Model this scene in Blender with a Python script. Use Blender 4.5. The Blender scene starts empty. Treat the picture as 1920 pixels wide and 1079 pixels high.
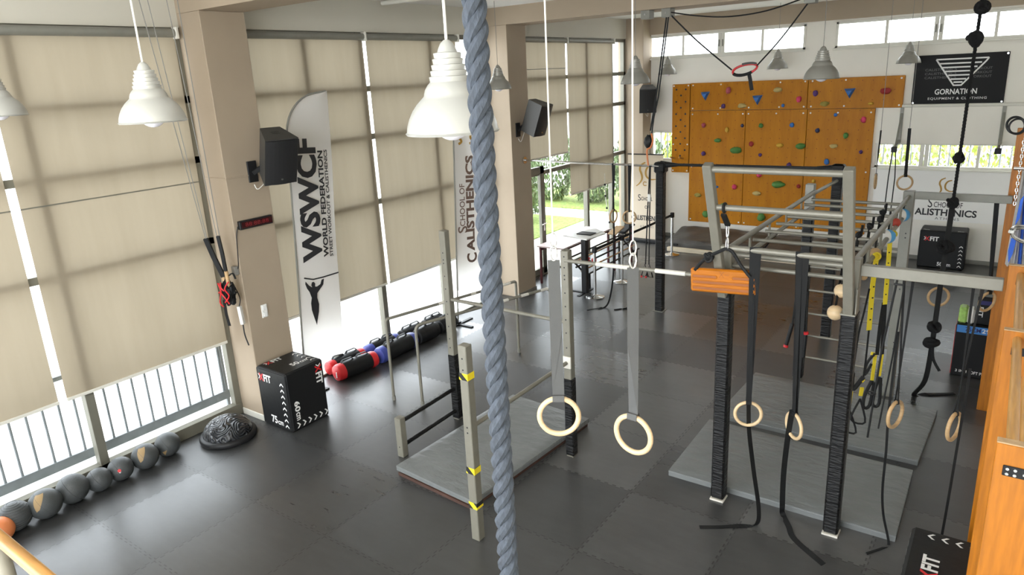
import bpy, math, random
from mathutils import Vector, Matrix, noise
PI = math.pi
scene = bpy.context.scene
COL = scene.collection
random.seed(7)

# ------------------------------------------------------------------ camera, world, lights, exposure
cam_data = bpy.data.cameras.new('camera')
cam_data.sensor_width = 36.0
cam_data.lens = 1305.43 / 1920 * 36.0
cam_data.shift_y = -(539.5 - 517.16) / 1920
cam_data.clip_start = 0.02
cam_data.clip_end = 300
camera = bpy.data.objects.new('camera', cam_data)
COL.objects.link(camera)
def cam_matrix(yaw, pitch, roll, loc):
    F = Vector((math.sin(yaw) * math.cos(pitch), math.cos(yaw) * math.cos(pitch), -math.sin(pitch)))
    R = Vector((math.cos(yaw), -math.sin(yaw), 0)); U = R.cross(F)
    c, s = math.cos(roll), math.sin(roll)
    R2 = R * c + U * s; U2 = U * c - R * s
    m = Matrix((R2, U2, -F)).transposed().to_4x4()
    m.translation = loc
    return m
camera.matrix_world = cam_matrix(-0.632108772, 0.278929186, -0.0517414276, Vector((0, 0, 3.9)))
scene.camera = camera

world = bpy.data.worlds.new('world'); scene.world = world
world.use_nodes = True
bg = world.node_tree.nodes['Background']
bg.inputs[0].default_value = (0.89, 0.95, 1.0, 1)
bg.inputs[1].default_value = 5.2

scene.view_settings.view_transform = 'Standard'
scene.view_settings.look = 'None'
scene.view_settings.gamma = 1
scene.view_settings.exposure = 0.5

def area(name, loc, target, size, size_y, energy, color=(1, 1, 1)):
    l = bpy.data.lights.new(name, 'AREA'); l.shape = 'RECTANGLE'; l.size = size; l.size_y = size_y
    l.energy = energy; l.color = color
    o = bpy.data.objects.new(name, l); COL.objects.link(o); o.location = loc
    o.rotation_euler = (Vector(target) - Vector(loc)).to_track_quat('-Z', 'Y').to_euler()
    return o
# unseen fill light added behind the camera to brighten the room, no fixture
area('gallery_fill_light', (-2.2, -1.2, 4.85), (-3.4, 5.0, 0.6), 3.4, 0.6, 250, (1.0, 0.97, 0.92))

# ------------------------------------------------------------------ materials
MATS = {}
def nodes_of(m):
    m.use_nodes = True
    nt = m.node_tree
    return nt, nt.nodes['Principled BSDF']
def mat(name, col, rough=0.5, metal=0.0, var=0.0, vscale=6.0, bump=0.0, bscale=40.0, stretch=(1, 1, 1), coords='Object', spec=0.5, detail=3.0, trans=0.0):
    m = bpy.data.materials.new(name); nt, p = nodes_of(m)
    p.inputs['Base Color'].default_value = (*col, 1)
    p.inputs['Roughness'].default_value = rough
    p.inputs['Metallic'].default_value = metal
    p.inputs['Specular IOR Level'].default_value = spec
    if trans: p.inputs['Transmission Weight'].default_value = trans
    if var or bump:
        tc = nt.nodes.new('ShaderNodeTexCoord'); mp = nt.nodes.new('ShaderNodeMapping')
        mp.inputs['Scale'].default_value = stretch
        nt.links.new(tc.outputs[coords], mp.inputs['Vector'])
    if var:
        n = nt.nodes.new('ShaderNodeTexNoise'); n.inputs['Scale'].default_value = vscale; n.inputs['Detail'].default_value = detail
        nt.links.new(mp.outputs[0], n.inputs['Vector'])
        r = nt.nodes.new('ShaderNodeValToRGB')
        r.color_ramp.elements[0].position = 0.3; r.color_ramp.elements[1].position = 0.7
        r.color_ramp.elements[0].color = (*[max(0, c * (1 - var)) for c in col], 1)
        r.color_ramp.elements[1].color = (*[min(1, c * (1 + var)) for c in col], 1)
        nt.links.new(n.outputs['Fac'], r.inputs[0]); nt.links.new(r.outputs[0], p.inputs['Base Color'])
    if bump:
        n2 = nt.nodes.new('ShaderNodeTexNoise'); n2.inputs['Scale'].default_value = bscale; n2.inputs['Detail'].default_value = 4
        nt.links.new(mp.outputs[0], n2.inputs['Vector'])
        b = nt.nodes.new('ShaderNodeBump'); b.inputs['Strength'].default_value = bump; b.inputs['Distance'].default_value = 0.02
        nt.links.new(n2.outputs['Fac'], b.inputs['Height']); nt.links.new(b.outputs[0], p.inputs['Normal'])
    MATS[name] = m
    return m
def math_node(nt, op, a, b=None, c=None):
    n = nt.nodes.new('ShaderNodeMath'); n.operation = op
    for i, v in enumerate((a, b, c)):
        if v is None: continue
        if isinstance(v, (int, float)): n.inputs[i].default_value = v
        else: nt.links.new(v, n.inputs[i])
    return n.outputs[0]

M_TAN = mat('tan_wall_paint', (0.37, 0.295, 0.215), 0.75, var=0.03, vscale=2.0, bump=0.03, bscale=60)
M_CREAM = mat('cream_wall_paint', (0.86, 0.825, 0.745), 0.8, var=0.02, vscale=1.5, bump=0.02, bscale=50)
M_LINTEL = mat('pale_lintel_paint', (0.60, 0.57, 0.49), 0.8, var=0.02, vscale=1.5)
M_CEIL = mat('white_ceiling_paint', (0.80, 0.79, 0.76), 0.85, var=0.02, vscale=1.0)
M_STEEL = mat('grey_beige_painted_steel', (0.235, 0.222, 0.182), 0.40, 0.2, var=0.05, vscale=14, bump=0.02, bscale=120)
M_GREYSTEEL = mat('dark_grey_painted_steel', (0.24, 0.235, 0.205), 0.45, 0.2, var=0.05, vscale=10)
M_CHROME = mat('chrome', (0.75, 0.75, 0.74), 0.18, 1.0)
M_FRAME = mat('olive_grey_aluminium', (0.19, 0.182, 0.145), 0.5, 0.2, var=0.04, vscale=5)
M_RAIL = mat('blue_grey_railing_paint', (0.22, 0.24, 0.25), 0.5, 0.2, var=0.1, vscale=8)
M_WHITEFRAME = mat('white_window_paint', (0.72, 0.70, 0.63), 0.5)
M_BLACK = mat('black_plastic', (0.013, 0.013, 0.014), 0.45, bump=0.04, bscale=150, spec=0.3)
M_BLACKCLOTH = mat('black_vinyl_cover', (0.011, 0.0115, 0.012), 0.45, bump=0.1, bscale=12, spec=0.25)
M_WEB = mat('black_webbing', (0.013, 0.0135, 0.014), 0.6, bump=0.1, bscale=220, spec=0.25)
M_GREYWEB = mat('grey_webbing', (0.085, 0.085, 0.083), 0.6, bump=0.1, bscale=220)
M_SPK = mat('charcoal_speaker_shell', (0.05, 0.048, 0.044), 0.55, bump=0.05, bscale=200)
M_GRILLE = mat('black_speaker_grille', (0.010, 0.010, 0.011), 0.5, bump=0.3, bscale=300)
M_MAT = mat('grey_vinyl_mat', (0.175, 0.185, 0.187), 0.36, var=0.07, vscale=3.5, bump=1.0, bscale=4.5, stretch=(1, 2.6, 1), detail=5)
M_MATUNDER = mat('dark_red_brown_mat', (0.075, 0.035, 0.025), 0.6, var=0.2, vscale=4)
M_PAD = mat('black_crash_pad_vinyl', (0.075, 0.07, 0.064), 0.42, var=0.15, vscale=2.0, bump=0.9, bscale=5, stretch=(1, 1.6, 1))
M_RING = mat('pale_birch_wood', (0.72, 0.53, 0.31), 0.42, var=0.1, vscale=6, stretch=(1, 1, 10))
M_RINGTAN = mat('worn_birch_wood', (0.52, 0.34, 0.17), 0.45, var=0.12, vscale=8, stretch=(1, 1, 8))
M_ORANGE = mat('orange_stained_pine', (0.41, 0.137, 0.005), 0.45, var=0.2, vscale=5, stretch=(9, 9, 0.8), bump=0.03, bscale=30, detail=6)
M_DOWEL = mat('varnished_beech_dowel', (0.50, 0.26, 0.07), 0.35, var=0.18, vscale=7, stretch=(9, 0.7, 9))
M_ENDGRAIN = mat('pale_end_grain', (0.46, 0.31, 0.17), 0.6, var=0.15, vscale=30)
M_HAND = mat('golden_wood_handrail', (0.34, 0.165, 0.035), 0.32, var=0.45, vscale=5, stretch=(0.7, 8, 8), detail=5)
M_HANGB = mat('orange_hangboard_wood', (0.46, 0.142, 0.005), 0.45, var=0.16, vscale=5, stretch=(1.2, 6, 9), spec=0.25)
M_PALEWOOD = mat('pale_plank', (0.62, 0.53, 0.39), 0.55, var=0.1, vscale=4, stretch=(1, 6, 6))
M_WHITE = mat('white_print', (0.82, 0.82, 0.80), 0.55)
M_WHITEPL = mat('white_plastic', (0.78, 0.77, 0.73), 0.4)
M_RED = mat('red_vinyl', (0.62, 0.02, 0.025), 0.4, bump=0.1, bscale=20)
M_BLUE = mat('blue_vinyl', (0.05, 0.07, 0.32), 0.45, bump=0.1, bscale=20)
M_YELLOW = mat('yellow_webbing', (0.75, 0.58, 0.02), 0.55)
M_TAPEY = mat('yellow_tape', (0.88, 0.68, 0.02), 0.4)
M_TAPEW = mat('white_tape', (0.72, 0.69, 0.62), 0.6, var=0.06, vscale=20)
M_TEXTBLK = mat('black_print', (0.012, 0.012, 0.014), 0.5)
M_BROWN = mat('brown_print', (0.17, 0.11, 0.085), 0.5)
M_GOLD = mat('gold_print', (0.40, 0.22, 0.03), 0.5)
M_GREYPRINT = mat('grey_print', (0.12, 0.12, 0.12), 0.5)
def mat_cloth(name, d_, t_):
    m = bpy.data.materials.new(name); m.use_nodes = True; nt = m.node_tree; nt.nodes.remove(nt.nodes['Principled BSDF'])
    a = nt.nodes.new('ShaderNodeBsdfDiffuse'); b = nt.nodes.new('ShaderNodeBsdfTranslucent'); x = nt.nodes.new('ShaderNodeMixShader')
    a.inputs[0].default_value = (*d_, 1); b.inputs[0].default_value = (*t_, 1); x.inputs[0].default_value = 0.5
    nt.links.new(a.outputs[0], x.inputs[1]); nt.links.new(b.outputs[0], x.inputs[2]); nt.links.new(x.outputs[0], nt.nodes['Material Output'].inputs[0])
    return m
M_FLAG = mat_cloth('white_flag_cloth', (0.80, 0.79, 0.78), (0.72, 0.70, 0.68))
M_BANNERW = mat('white_vinyl_banner', (0.88, 0.87, 0.84), 0.6, bump=0.2, bscale=3, stretch=(3, 1, 0.5))
M_BANNERC = mat('cream_roll_up_banner', (0.66, 0.56, 0.43), 0.6)
M_BANNERK = mat('black_vinyl_banner', (0.015, 0.015, 0.016), 0.6, spec=0.2)
M_LAMP = mat('silver_lamp_enamel', (0.48, 0.475, 0.44), 0.33, 0.3)
M_LAMPFLASH = mat('flash_lit_lamp_enamel', (0.44, 0.44, 0.415), 0.3, 0.2)  # silver lamp toned whiter, flash light put into the colour
M_LAMPGREY = mat('dark_silver_lamp_enamel', (0.31, 0.30, 0.265), 0.4, 0.3)  # darker, greyer silver for the far lamps
M_BULB = mat('frosted_bulb', (0.85, 0.83, 0.90), 0.3)
M_CORDW = mat('white_cord', (0.78, 0.76, 0.70), 0.6)
M_CORDG = mat('grey_cord', (0.24, 0.23, 0.21), 0.6)
M_RUBBER = mat('dark_grey_rubber_ball', (0.055, 0.06, 0.062), 0.5, var=0.1, vscale=8, bump=0.15, bscale=90)
M_OCHRE = mat('ochre_ball_print', (0.30, 0.20, 0.09), 0.55)
M_ORBALL = mat('orange_rubber', (0.70, 0.22, 0.075), 0.5, bump=0.1, bscale=90)
M_NAVYR = mat('near_blue_rope', (0.045, 0.055, 0.072), 0.85, var=0.3, vscale=120, stretch=(1, 1, 0.25), bump=0.25, bscale=300)
M_BLKROPE = mat('black_rope', (0.012, 0.012, 0.0125), 0.8, bump=0.5, bscale=150, spec=0.2)
M_PINKTOP = mat('pink_laminate', (0.62, 0.50, 0.49), 0.35)
M_DKRED = mat('dark_red_metal', (0.11, 0.03, 0.035), 0.4, 0.3)
M_BLUEPAINT = mat('blue_print_panel', (0.055, 0.24, 0.62), 0.5)
M_NAVYPRINT = mat('navy_print_panel', (0.03, 0.03, 0.16), 0.5)
M_LIME = mat('lime_green_wrap', (0.40, 0.66, 0.16), 0.45, var=0.15, vscale=30)
M_SKYBLUE = mat('sky_blue_grip', (0.09, 0.38, 0.72), 0.4)
M_REDGRIP = mat('red_grip', (0.45, 0.05, 0.03), 0.45)
M_FLAGBLUE = mat('flag_blue_cloth', (0.03, 0.12, 0.58), 0.7)
M_LED = bpy.data.materials.new('dim_red_display'); _nt, _p = nodes_of(M_LED)
_p.inputs['Base Color'].default_value = (0.035, 0.004, 0.005, 1); _p.inputs['Roughness'].default_value = 0.25
M_LEDD = bpy.data.materials.new('red_display_digit'); _nt, _p = nodes_of(M_LEDD)
_p.inputs['Base Color'].default_value = (0.12, 0.008, 0.01, 1); _p.inputs['Emission Color'].default_value = (0.4, 0.01, 0.02, 1); _p.inputs['Emission Strength'].default_value = 0.12
HOLD = dict(blue=(0.035, 0.16, 0.48), purple=(0.085, 0.03, 0.16), pink=(0.62, 0.045, 0.13), rose=(0.42, 0.08, 0.11), red=(0.30, 0.02, 0.02),
            green=(0.075, 0.22, 0.045), olive=(0.33, 0.27, 0.055), yellow=(0.56, 0.33, 0.03), navy=(0.025, 0.035, 0.10), cream=(0.50, 0.38, 0.14))
for _k, _v in HOLD.items(): mat('hold_' + _k, _v, 0.6, bump=0.2, bscale=60)

def mat_ply():
    m = bpy.data.materials.new('orange_plywood_with_insert_holes'); nt, p = nodes_of(m)
    tc = nt.nodes.new('ShaderNodeTexCoord'); mp = nt.nodes.new('ShaderNodeMapping'); mp.inputs['Scale'].default_value = (3.0, 3.0, 0.5)
    geo = nt.nodes.new('ShaderNodeNewGeometry')
    nt.links.new(geo.outputs['Position'], mp.inputs['Vector'])
    n = nt.nodes.new('ShaderNodeTexNoise'); n.inputs['Scale'].default_value = 2.2; n.inputs['Detail'].default_value = 7; n.inputs['Roughness'].default_value = 0.65
    nt.links.new(mp.outputs[0], n.inputs['Vector'])
    r = nt.nodes.new('ShaderNodeValToRGB')
    r.color_ramp.elements[0].position = 0.3; r.color_ramp.elements[1].position = 0.72
    r.color_ramp.elements[0].color = (0.39, 0.140, 0.004, 1); r.color_ramp.elements[1].color = (0.53, 0.213, 0.007, 1)
    nt.links.new(n.outputs['Fac'], r.inputs[0])
    sx = nt.nodes.new('ShaderNodeSeparateXYZ'); nt.links.new(geo.outputs['Position'], sx.inputs[0])
    n3 = nt.nodes.new('ShaderNodeTexNoise'); n3.inputs['Scale'].default_value = 3.0
    nt.links.new(geo.outputs['Position'], n3.inputs['Vector'])
    jit = math_node(nt, 'MULTIPLY', n3.outputs['Fac'], 0.35)
    def cell(o, k):
        a = math_node(nt, 'ADD', math_node(nt, 'DIVIDE', o, k), jit)
        f = math_node(nt, 'SUBTRACT', math_node(nt, 'FRACT', a), 0.5)
        return math_node(nt, 'MULTIPLY', f, k)
    cx = cell(sx.outputs[0], 0.19); cz = cell(sx.outputs[2], 0.19)
    d2 = math_node(nt, 'ADD', math_node(nt, 'MULTIPLY', cx, cx), math_node(nt, 'MULTIPLY', cz, cz))
    hole = math_node(nt, 'LESS_THAN', d2, 0.009 ** 2)
    mx = nt.nodes.new('ShaderNodeMix'); mx.data_type = 'RGBA'
    nt.links.new(hole, mx.inputs[0]); nt.links.new(r.outputs[0], mx.inputs[6]); mx.inputs[7].default_value = (0.22, 0.07, 0.01, 1)
    nt.links.new(mx.outputs[2], p.inputs['Base Color'])
    p.inputs['Roughness'].default_value = 0.45; p.inputs['Specular IOR Level'].default_value = 0.2
    return m
M_PLY = mat_ply()

def mat_floor():
    m = bpy.data.materials.new('black_rubber_jigsaw_tiles'); nt, p = nodes_of(m)
    geo = nt.nodes.new('ShaderNodeNewGeometry')
    sx = nt.nodes.new('ShaderNodeSeparateXYZ'); nt.links.new(geo.outputs['Position'], sx.inputs[0])
    T = 1.02
    X = math_node(nt, 'DIVIDE', math_node(nt, 'ADD', sx.outputs[0], 6.70 + 20 * T), T)
    Y = math_node(nt, 'DIVIDE', math_node(nt, 'ADD', sx.outputs[1], -2.28 + 20 * T), T)
    def tooth(o): return math_node(nt, 'MULTIPLY', math_node(nt, 'SIGN', math_node(nt, 'SINE', math_node(nt, 'MULTIPLY', o, 2 * PI * 12))), 0.011)
    X2 = math_node(nt, 'ADD', X, tooth(Y)); Y2 = math_node(nt, 'ADD', Y, tooth(X))
    def edge(o):
        f = math_node(nt, 'FRACT', math_node(nt, 'ADD', o, 0.5))
        return math_node(nt, 'ABSOLUTE', math_node(nt, 'SUBTRACT', f, 0.5))
    e = math_node(nt, 'MINIMUM', edge(X2), edge(Y2))
    line = math_node(nt, 'LESS_THAN', e, 0.005)
    cv = nt.nodes.new('ShaderNodeCombineXYZ'); cv2 = nt.nodes.new('ShaderNodeCombineXYZ')
    nt.links.new(math_node(nt, 'FLOOR', X2), cv.inputs[0]); nt.links.new(math_node(nt, 'FLOOR', Y2), cv.inputs[1])
    wn = nt.nodes.new('ShaderNodeTexWhiteNoise'); wn.noise_dimensions = '2D'; nt.links.new(cv.outputs[0], wn.inputs['Vector'])
    tr = nt.nodes.new('ShaderNodeValToRGB')
    tr.color_ramp.elements[0].color = (0.040, 0.041, 0.042, 1); tr.color_ramp.elements[1].color = (0.085, 0.085, 0.084, 1)
    e1 = tr.color_ramp.elements.new(0.62); e1.color = (0.048, 0.048, 0.048, 1)
    nt.links.new(wn.outputs['Value'], tr.inputs[0])
    n = nt.nodes.new('ShaderNodeTexNoise'); n.inputs['Scale'].default_value = 1.6; n.inputs['Detail'].default_value = 8; n.inputs['Roughness'].default_value = 0.7
    nt.links.new(geo.outputs['Position'], n.inputs['Vector'])
    scuff = nt.nodes.new('ShaderNodeMapping'); scuff.inputs['Scale'].default_value = (1.0, 5.0, 1.0); scuff.inputs['Rotation'].default_value = (0, 0, 0.9)
    nt.links.new(geo.outputs['Position'], scuff.inputs['Vector'])
    n2 = nt.nodes.new('ShaderNodeTexNoise'); n2.inputs['Scale'].default_value = 3.0; n2.inputs['Detail'].default_value = 6
    nt.links.new(scuff.outputs[0], n2.inputs['Vector'])
    mul = math_node(nt, 'MULTIPLY', math_node(nt, 'ADD', math_node(nt, 'MULTIPLY', n.outputs['Fac'], 0.9), 0.55), math_node(nt, 'ADD', math_node(nt, 'MULTIPLY', n2.outputs['Fac'], 0.5), 0.75))
    vm = nt.nodes.new('ShaderNodeVectorMath'); vm.operation = 'SCALE'
    nt.links.new(tr.outputs[0], vm.inputs[0]); nt.links.new(mul, vm.inputs['Scale'])
    mx = nt.nodes.new('ShaderNodeMix'); mx.data_type = 'RGBA'
    nt.links.new(line, mx.inputs[0]); nt.links.new(vm.outputs[0], mx.inputs[6]); mx.inputs[7].default_value = (0.012, 0.012, 0.012, 1)
    nt.links.new(mx.outputs[2], p.inputs['Base Color'])
    wn2 = nt.nodes.new('ShaderNodeTexWhiteNoise'); wn2.noise_dimensions = '3D'
    nt.links.new(math_node(nt, 'ADD', math_node(nt, 'FLOOR', X2), 0.37), cv2.inputs[0]); nt.links.new(math_node(nt, 'FLOOR', Y2), cv2.inputs[1]); cv2.inputs[2].default_value = 5.5
    nt.links.new(cv2.outputs[0], wn2.inputs['Vector'])
    rgh = math_node(nt, 'ADD', math_node(nt, 'MULTIPLY', wn2.outputs['Value'], 0.16), math_node(nt, 'MULTIPLY', n2.outputs['Fac'], 0.10))
    nt.links.new(math_node(nt, 'ADD', rgh, 0.23), p.inputs['Roughness'])
    nt.links.new(math_node(nt, 'ADD', math_node(nt, 'MULTIPLY', wn.outputs['Value'], 0.2), 0.8), p.inputs['Specular IOR Level'])
    h = math_node(nt, 'ADD', math_node(nt, 'MULTIPLY', n2.outputs['Fac'], 0.25), math_node(nt, 'MULTIPLY', line, -1.0))
    b = nt.nodes.new('ShaderNodeBump'); b.inputs['Strength'].default_value = 0.3; b.inputs['Distance'].default_value = 0.006
    nt.links.new(h, b.inputs['Height']); nt.links.new(b.outputs[0], p.inputs['Normal'])
    return m
M_FLOOR = mat_floor()

def mat_tape():
    m = bpy.data.materials.new('black_tape_wrap'); nt, p = nodes_of(m)
    geo = nt.nodes.new('ShaderNodeNewGeometry')
    n = nt.nodes.new('ShaderNodeTexNoise'); n.inputs['Scale'].default_value = 7.0; n.inputs['Detail'].default_value = 5
    mp = nt.nodes.new('ShaderNodeMapping'); mp.inputs['Scale'].default_value = (1.2, 1.2, 7.0)
    nt.links.new(geo.outputs['Position'], mp.inputs['Vector']); nt.links.new(mp.outputs[0], n.inputs['Vector'])
    b = nt.nodes.new('ShaderNodeBump'); b.inputs['Strength'].default_value = 1.0; b.inputs['Distance'].default_value = 0.02
    nt.links.new(n.outputs['Fac'], b.inputs['Height']); nt.links.new(b.outputs[0], p.inputs['Normal'])
    p.inputs['Base Color'].default_value = (0.009, 0.009, 0.0095, 1); p.inputs['Roughness'].default_value = 0.34; p.inputs['Specular IOR Level'].default_value = 0.3
    return m
M_TAPE = mat_tape()

def mat_blind():
    m = bpy.data.materials.new('beige_screen_blind_cloth'); m.use_nodes = True; nt = m.node_tree
    nt.nodes.remove(nt.nodes['Principled BSDF'])
    out = nt.nodes['Material Output']
    d = nt.nodes.new('ShaderNodeBsdfDiffuse'); t = nt.nodes.new('ShaderNodeBsdfTranslucent'); mx = nt.nodes.new('ShaderNodeMixShader')
    geo = nt.nodes.new('ShaderNodeNewGeometry'); mp = nt.nodes.new('ShaderNodeMapping'); mp.inputs['Scale'].default_value = (1, 3, 0.35)
    nt.links.new(geo.outputs['Position'], mp.inputs['Vector'])
    n = nt.nodes.new('ShaderNodeTexNoise'); n.inputs['Scale'].default_value = 2.2; n.inputs['Detail'].default_value = 5
    nt.links.new(mp.outputs[0], n.inputs['Vector'])
    r = nt.nodes.new('ShaderNodeValToRGB'); r.color_ramp.elements[0].position = 0.3; r.color_ramp.elements[1].position = 0.7
    r.color_ramp.elements[0].color = (0.50, 0.42, 0.305, 1); r.color_ramp.elements[1].color = (0.56, 0.475, 0.355, 1)
    nt.links.new(n.outputs['Fac'], r.inputs[0])
    nt.links.new(r.outputs[0], d.inputs[0])
    t.inputs[0].default_value = (0.145, 0.124, 0.090, 1)
    mx.inputs[0].default_value = 0.5
    nt.links.new(d.outputs[0], mx.inputs[1]); nt.links.new(t.outputs[0], mx.inputs[2]); nt.links.new(mx.outputs[0], out.inputs[0])
    return m
M_BLIND = mat_blind()

def mat_glass():
    m = bpy.data.materials.new('window_glass'); m.use_nodes = True; nt = m.node_tree
    nt.nodes.remove(nt.nodes['Principled BSDF'])
    tr = nt.nodes.new('ShaderNodeBsdfTransparent'); gl = nt.nodes.new('ShaderNodeBsdfGlossy'); gl.inputs['Roughness'].default_value = 0.02
    lw = nt.nodes.new('ShaderNodeLayerWeight'); mx = nt.nodes.new('ShaderNodeMixShader')
    fr = math_node(nt, 'ADD', math_node(nt, 'MULTIPLY', math_node(nt, 'POWER', lw.outputs['Facing'], 5.0), 0.6), 0.03)
    tr.inputs[0].default_value = (0.98, 0.985, 0.985, 1)
    nt.links.new(fr, mx.inputs[0]); nt.links.new(tr.outputs[0], mx.inputs[1]); nt.links.new(gl.outputs[0], mx.inputs[2])
    nt.links.new(mx.outputs[0], nt.nodes['Material Output'].inputs[0])
    return m
M_GLASS = mat_glass()

def mat_bosu():
    m = bpy.data.materials.new('black_dome_with_wavy_ridges'); nt, p = nodes_of(m)
    tc = nt.nodes.new('ShaderNodeTexCoord')
    n = nt.nodes.new('ShaderNodeTexNoise'); n.inputs['Scale'].default_value = 4.0; n.inputs['Detail'].default_value = 1.0
    nt.links.new(tc.outputs['Object'], n.inputs['Vector'])
    s = math_node(nt, 'SINE', math_node(nt, 'MULTIPLY', n.outputs['Fac'], 120.0))
    b = nt.nodes.new('ShaderNodeBump'); b.inputs['Strength'].default_value = 0.9; b.inputs['Distance'].default_value = 0.012
    nt.links.new(s, b.inputs['Height']); nt.links.new(b.outputs[0], p.inputs['Normal'])
    p.inputs['Base Color'].default_value = (0.032, 0.034, 0.038, 1); p.inputs['Roughness'].default_value = 0.22
    return m
M_BOSU = mat_bosu()
def mat_stripes(name, a, b, k):
    m = bpy.data.materials.new(name); nt, p = nodes_of(m)
    tc = nt.nodes.new('ShaderNodeTexCoord'); s = nt.nodes.new('ShaderNodeSeparateXYZ'); nt.links.new(tc.outputs['Object'], s.inputs[0])
    u = math_node(nt, 'ADD', math_node(nt, 'MULTIPLY', s.outputs[2], k), math_node(nt, 'MULTIPLY', s.outputs[0], k))
    f = math_node(nt, 'LESS_THAN', math_node(nt, 'FRACT', u), 0.5)
    mx = nt.nodes.new('ShaderNodeMix'); mx.data_type = 'RGBA'; nt.links.new(f, mx.inputs[0])
    mx.inputs[6].default_value = (*a, 1); mx.inputs[7].default_value = (*b, 1)
    nt.links.new(mx.outputs[2], p.inputs['Base Color']); p.inputs['Roughness'].default_value = 0.7
    return m
M_HAZARD = mat_stripes('yellow_black_hazard_tape', (0.015, 0.015, 0.015), (0.88, 0.68, 0.02), 8)
M_LEAF = mat('hedge_leaf', (0.13, 0.19, 0.08), 0.6, var=0.5, vscale=6)
M_LEAFY = mat('yellow_green_leaf', (0.34, 0.40, 0.07), 0.6, var=0.4, vscale=6)
M_GRASS = mat('lawn', (0.24, 0.32, 0.08), 0.9, var=0.4, vscale=12)
M_PAVE = mat('pale_outdoor_paving', (0.72, 0.70, 0.66), 0.9, var=0.06, vscale=1.5)

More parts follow.
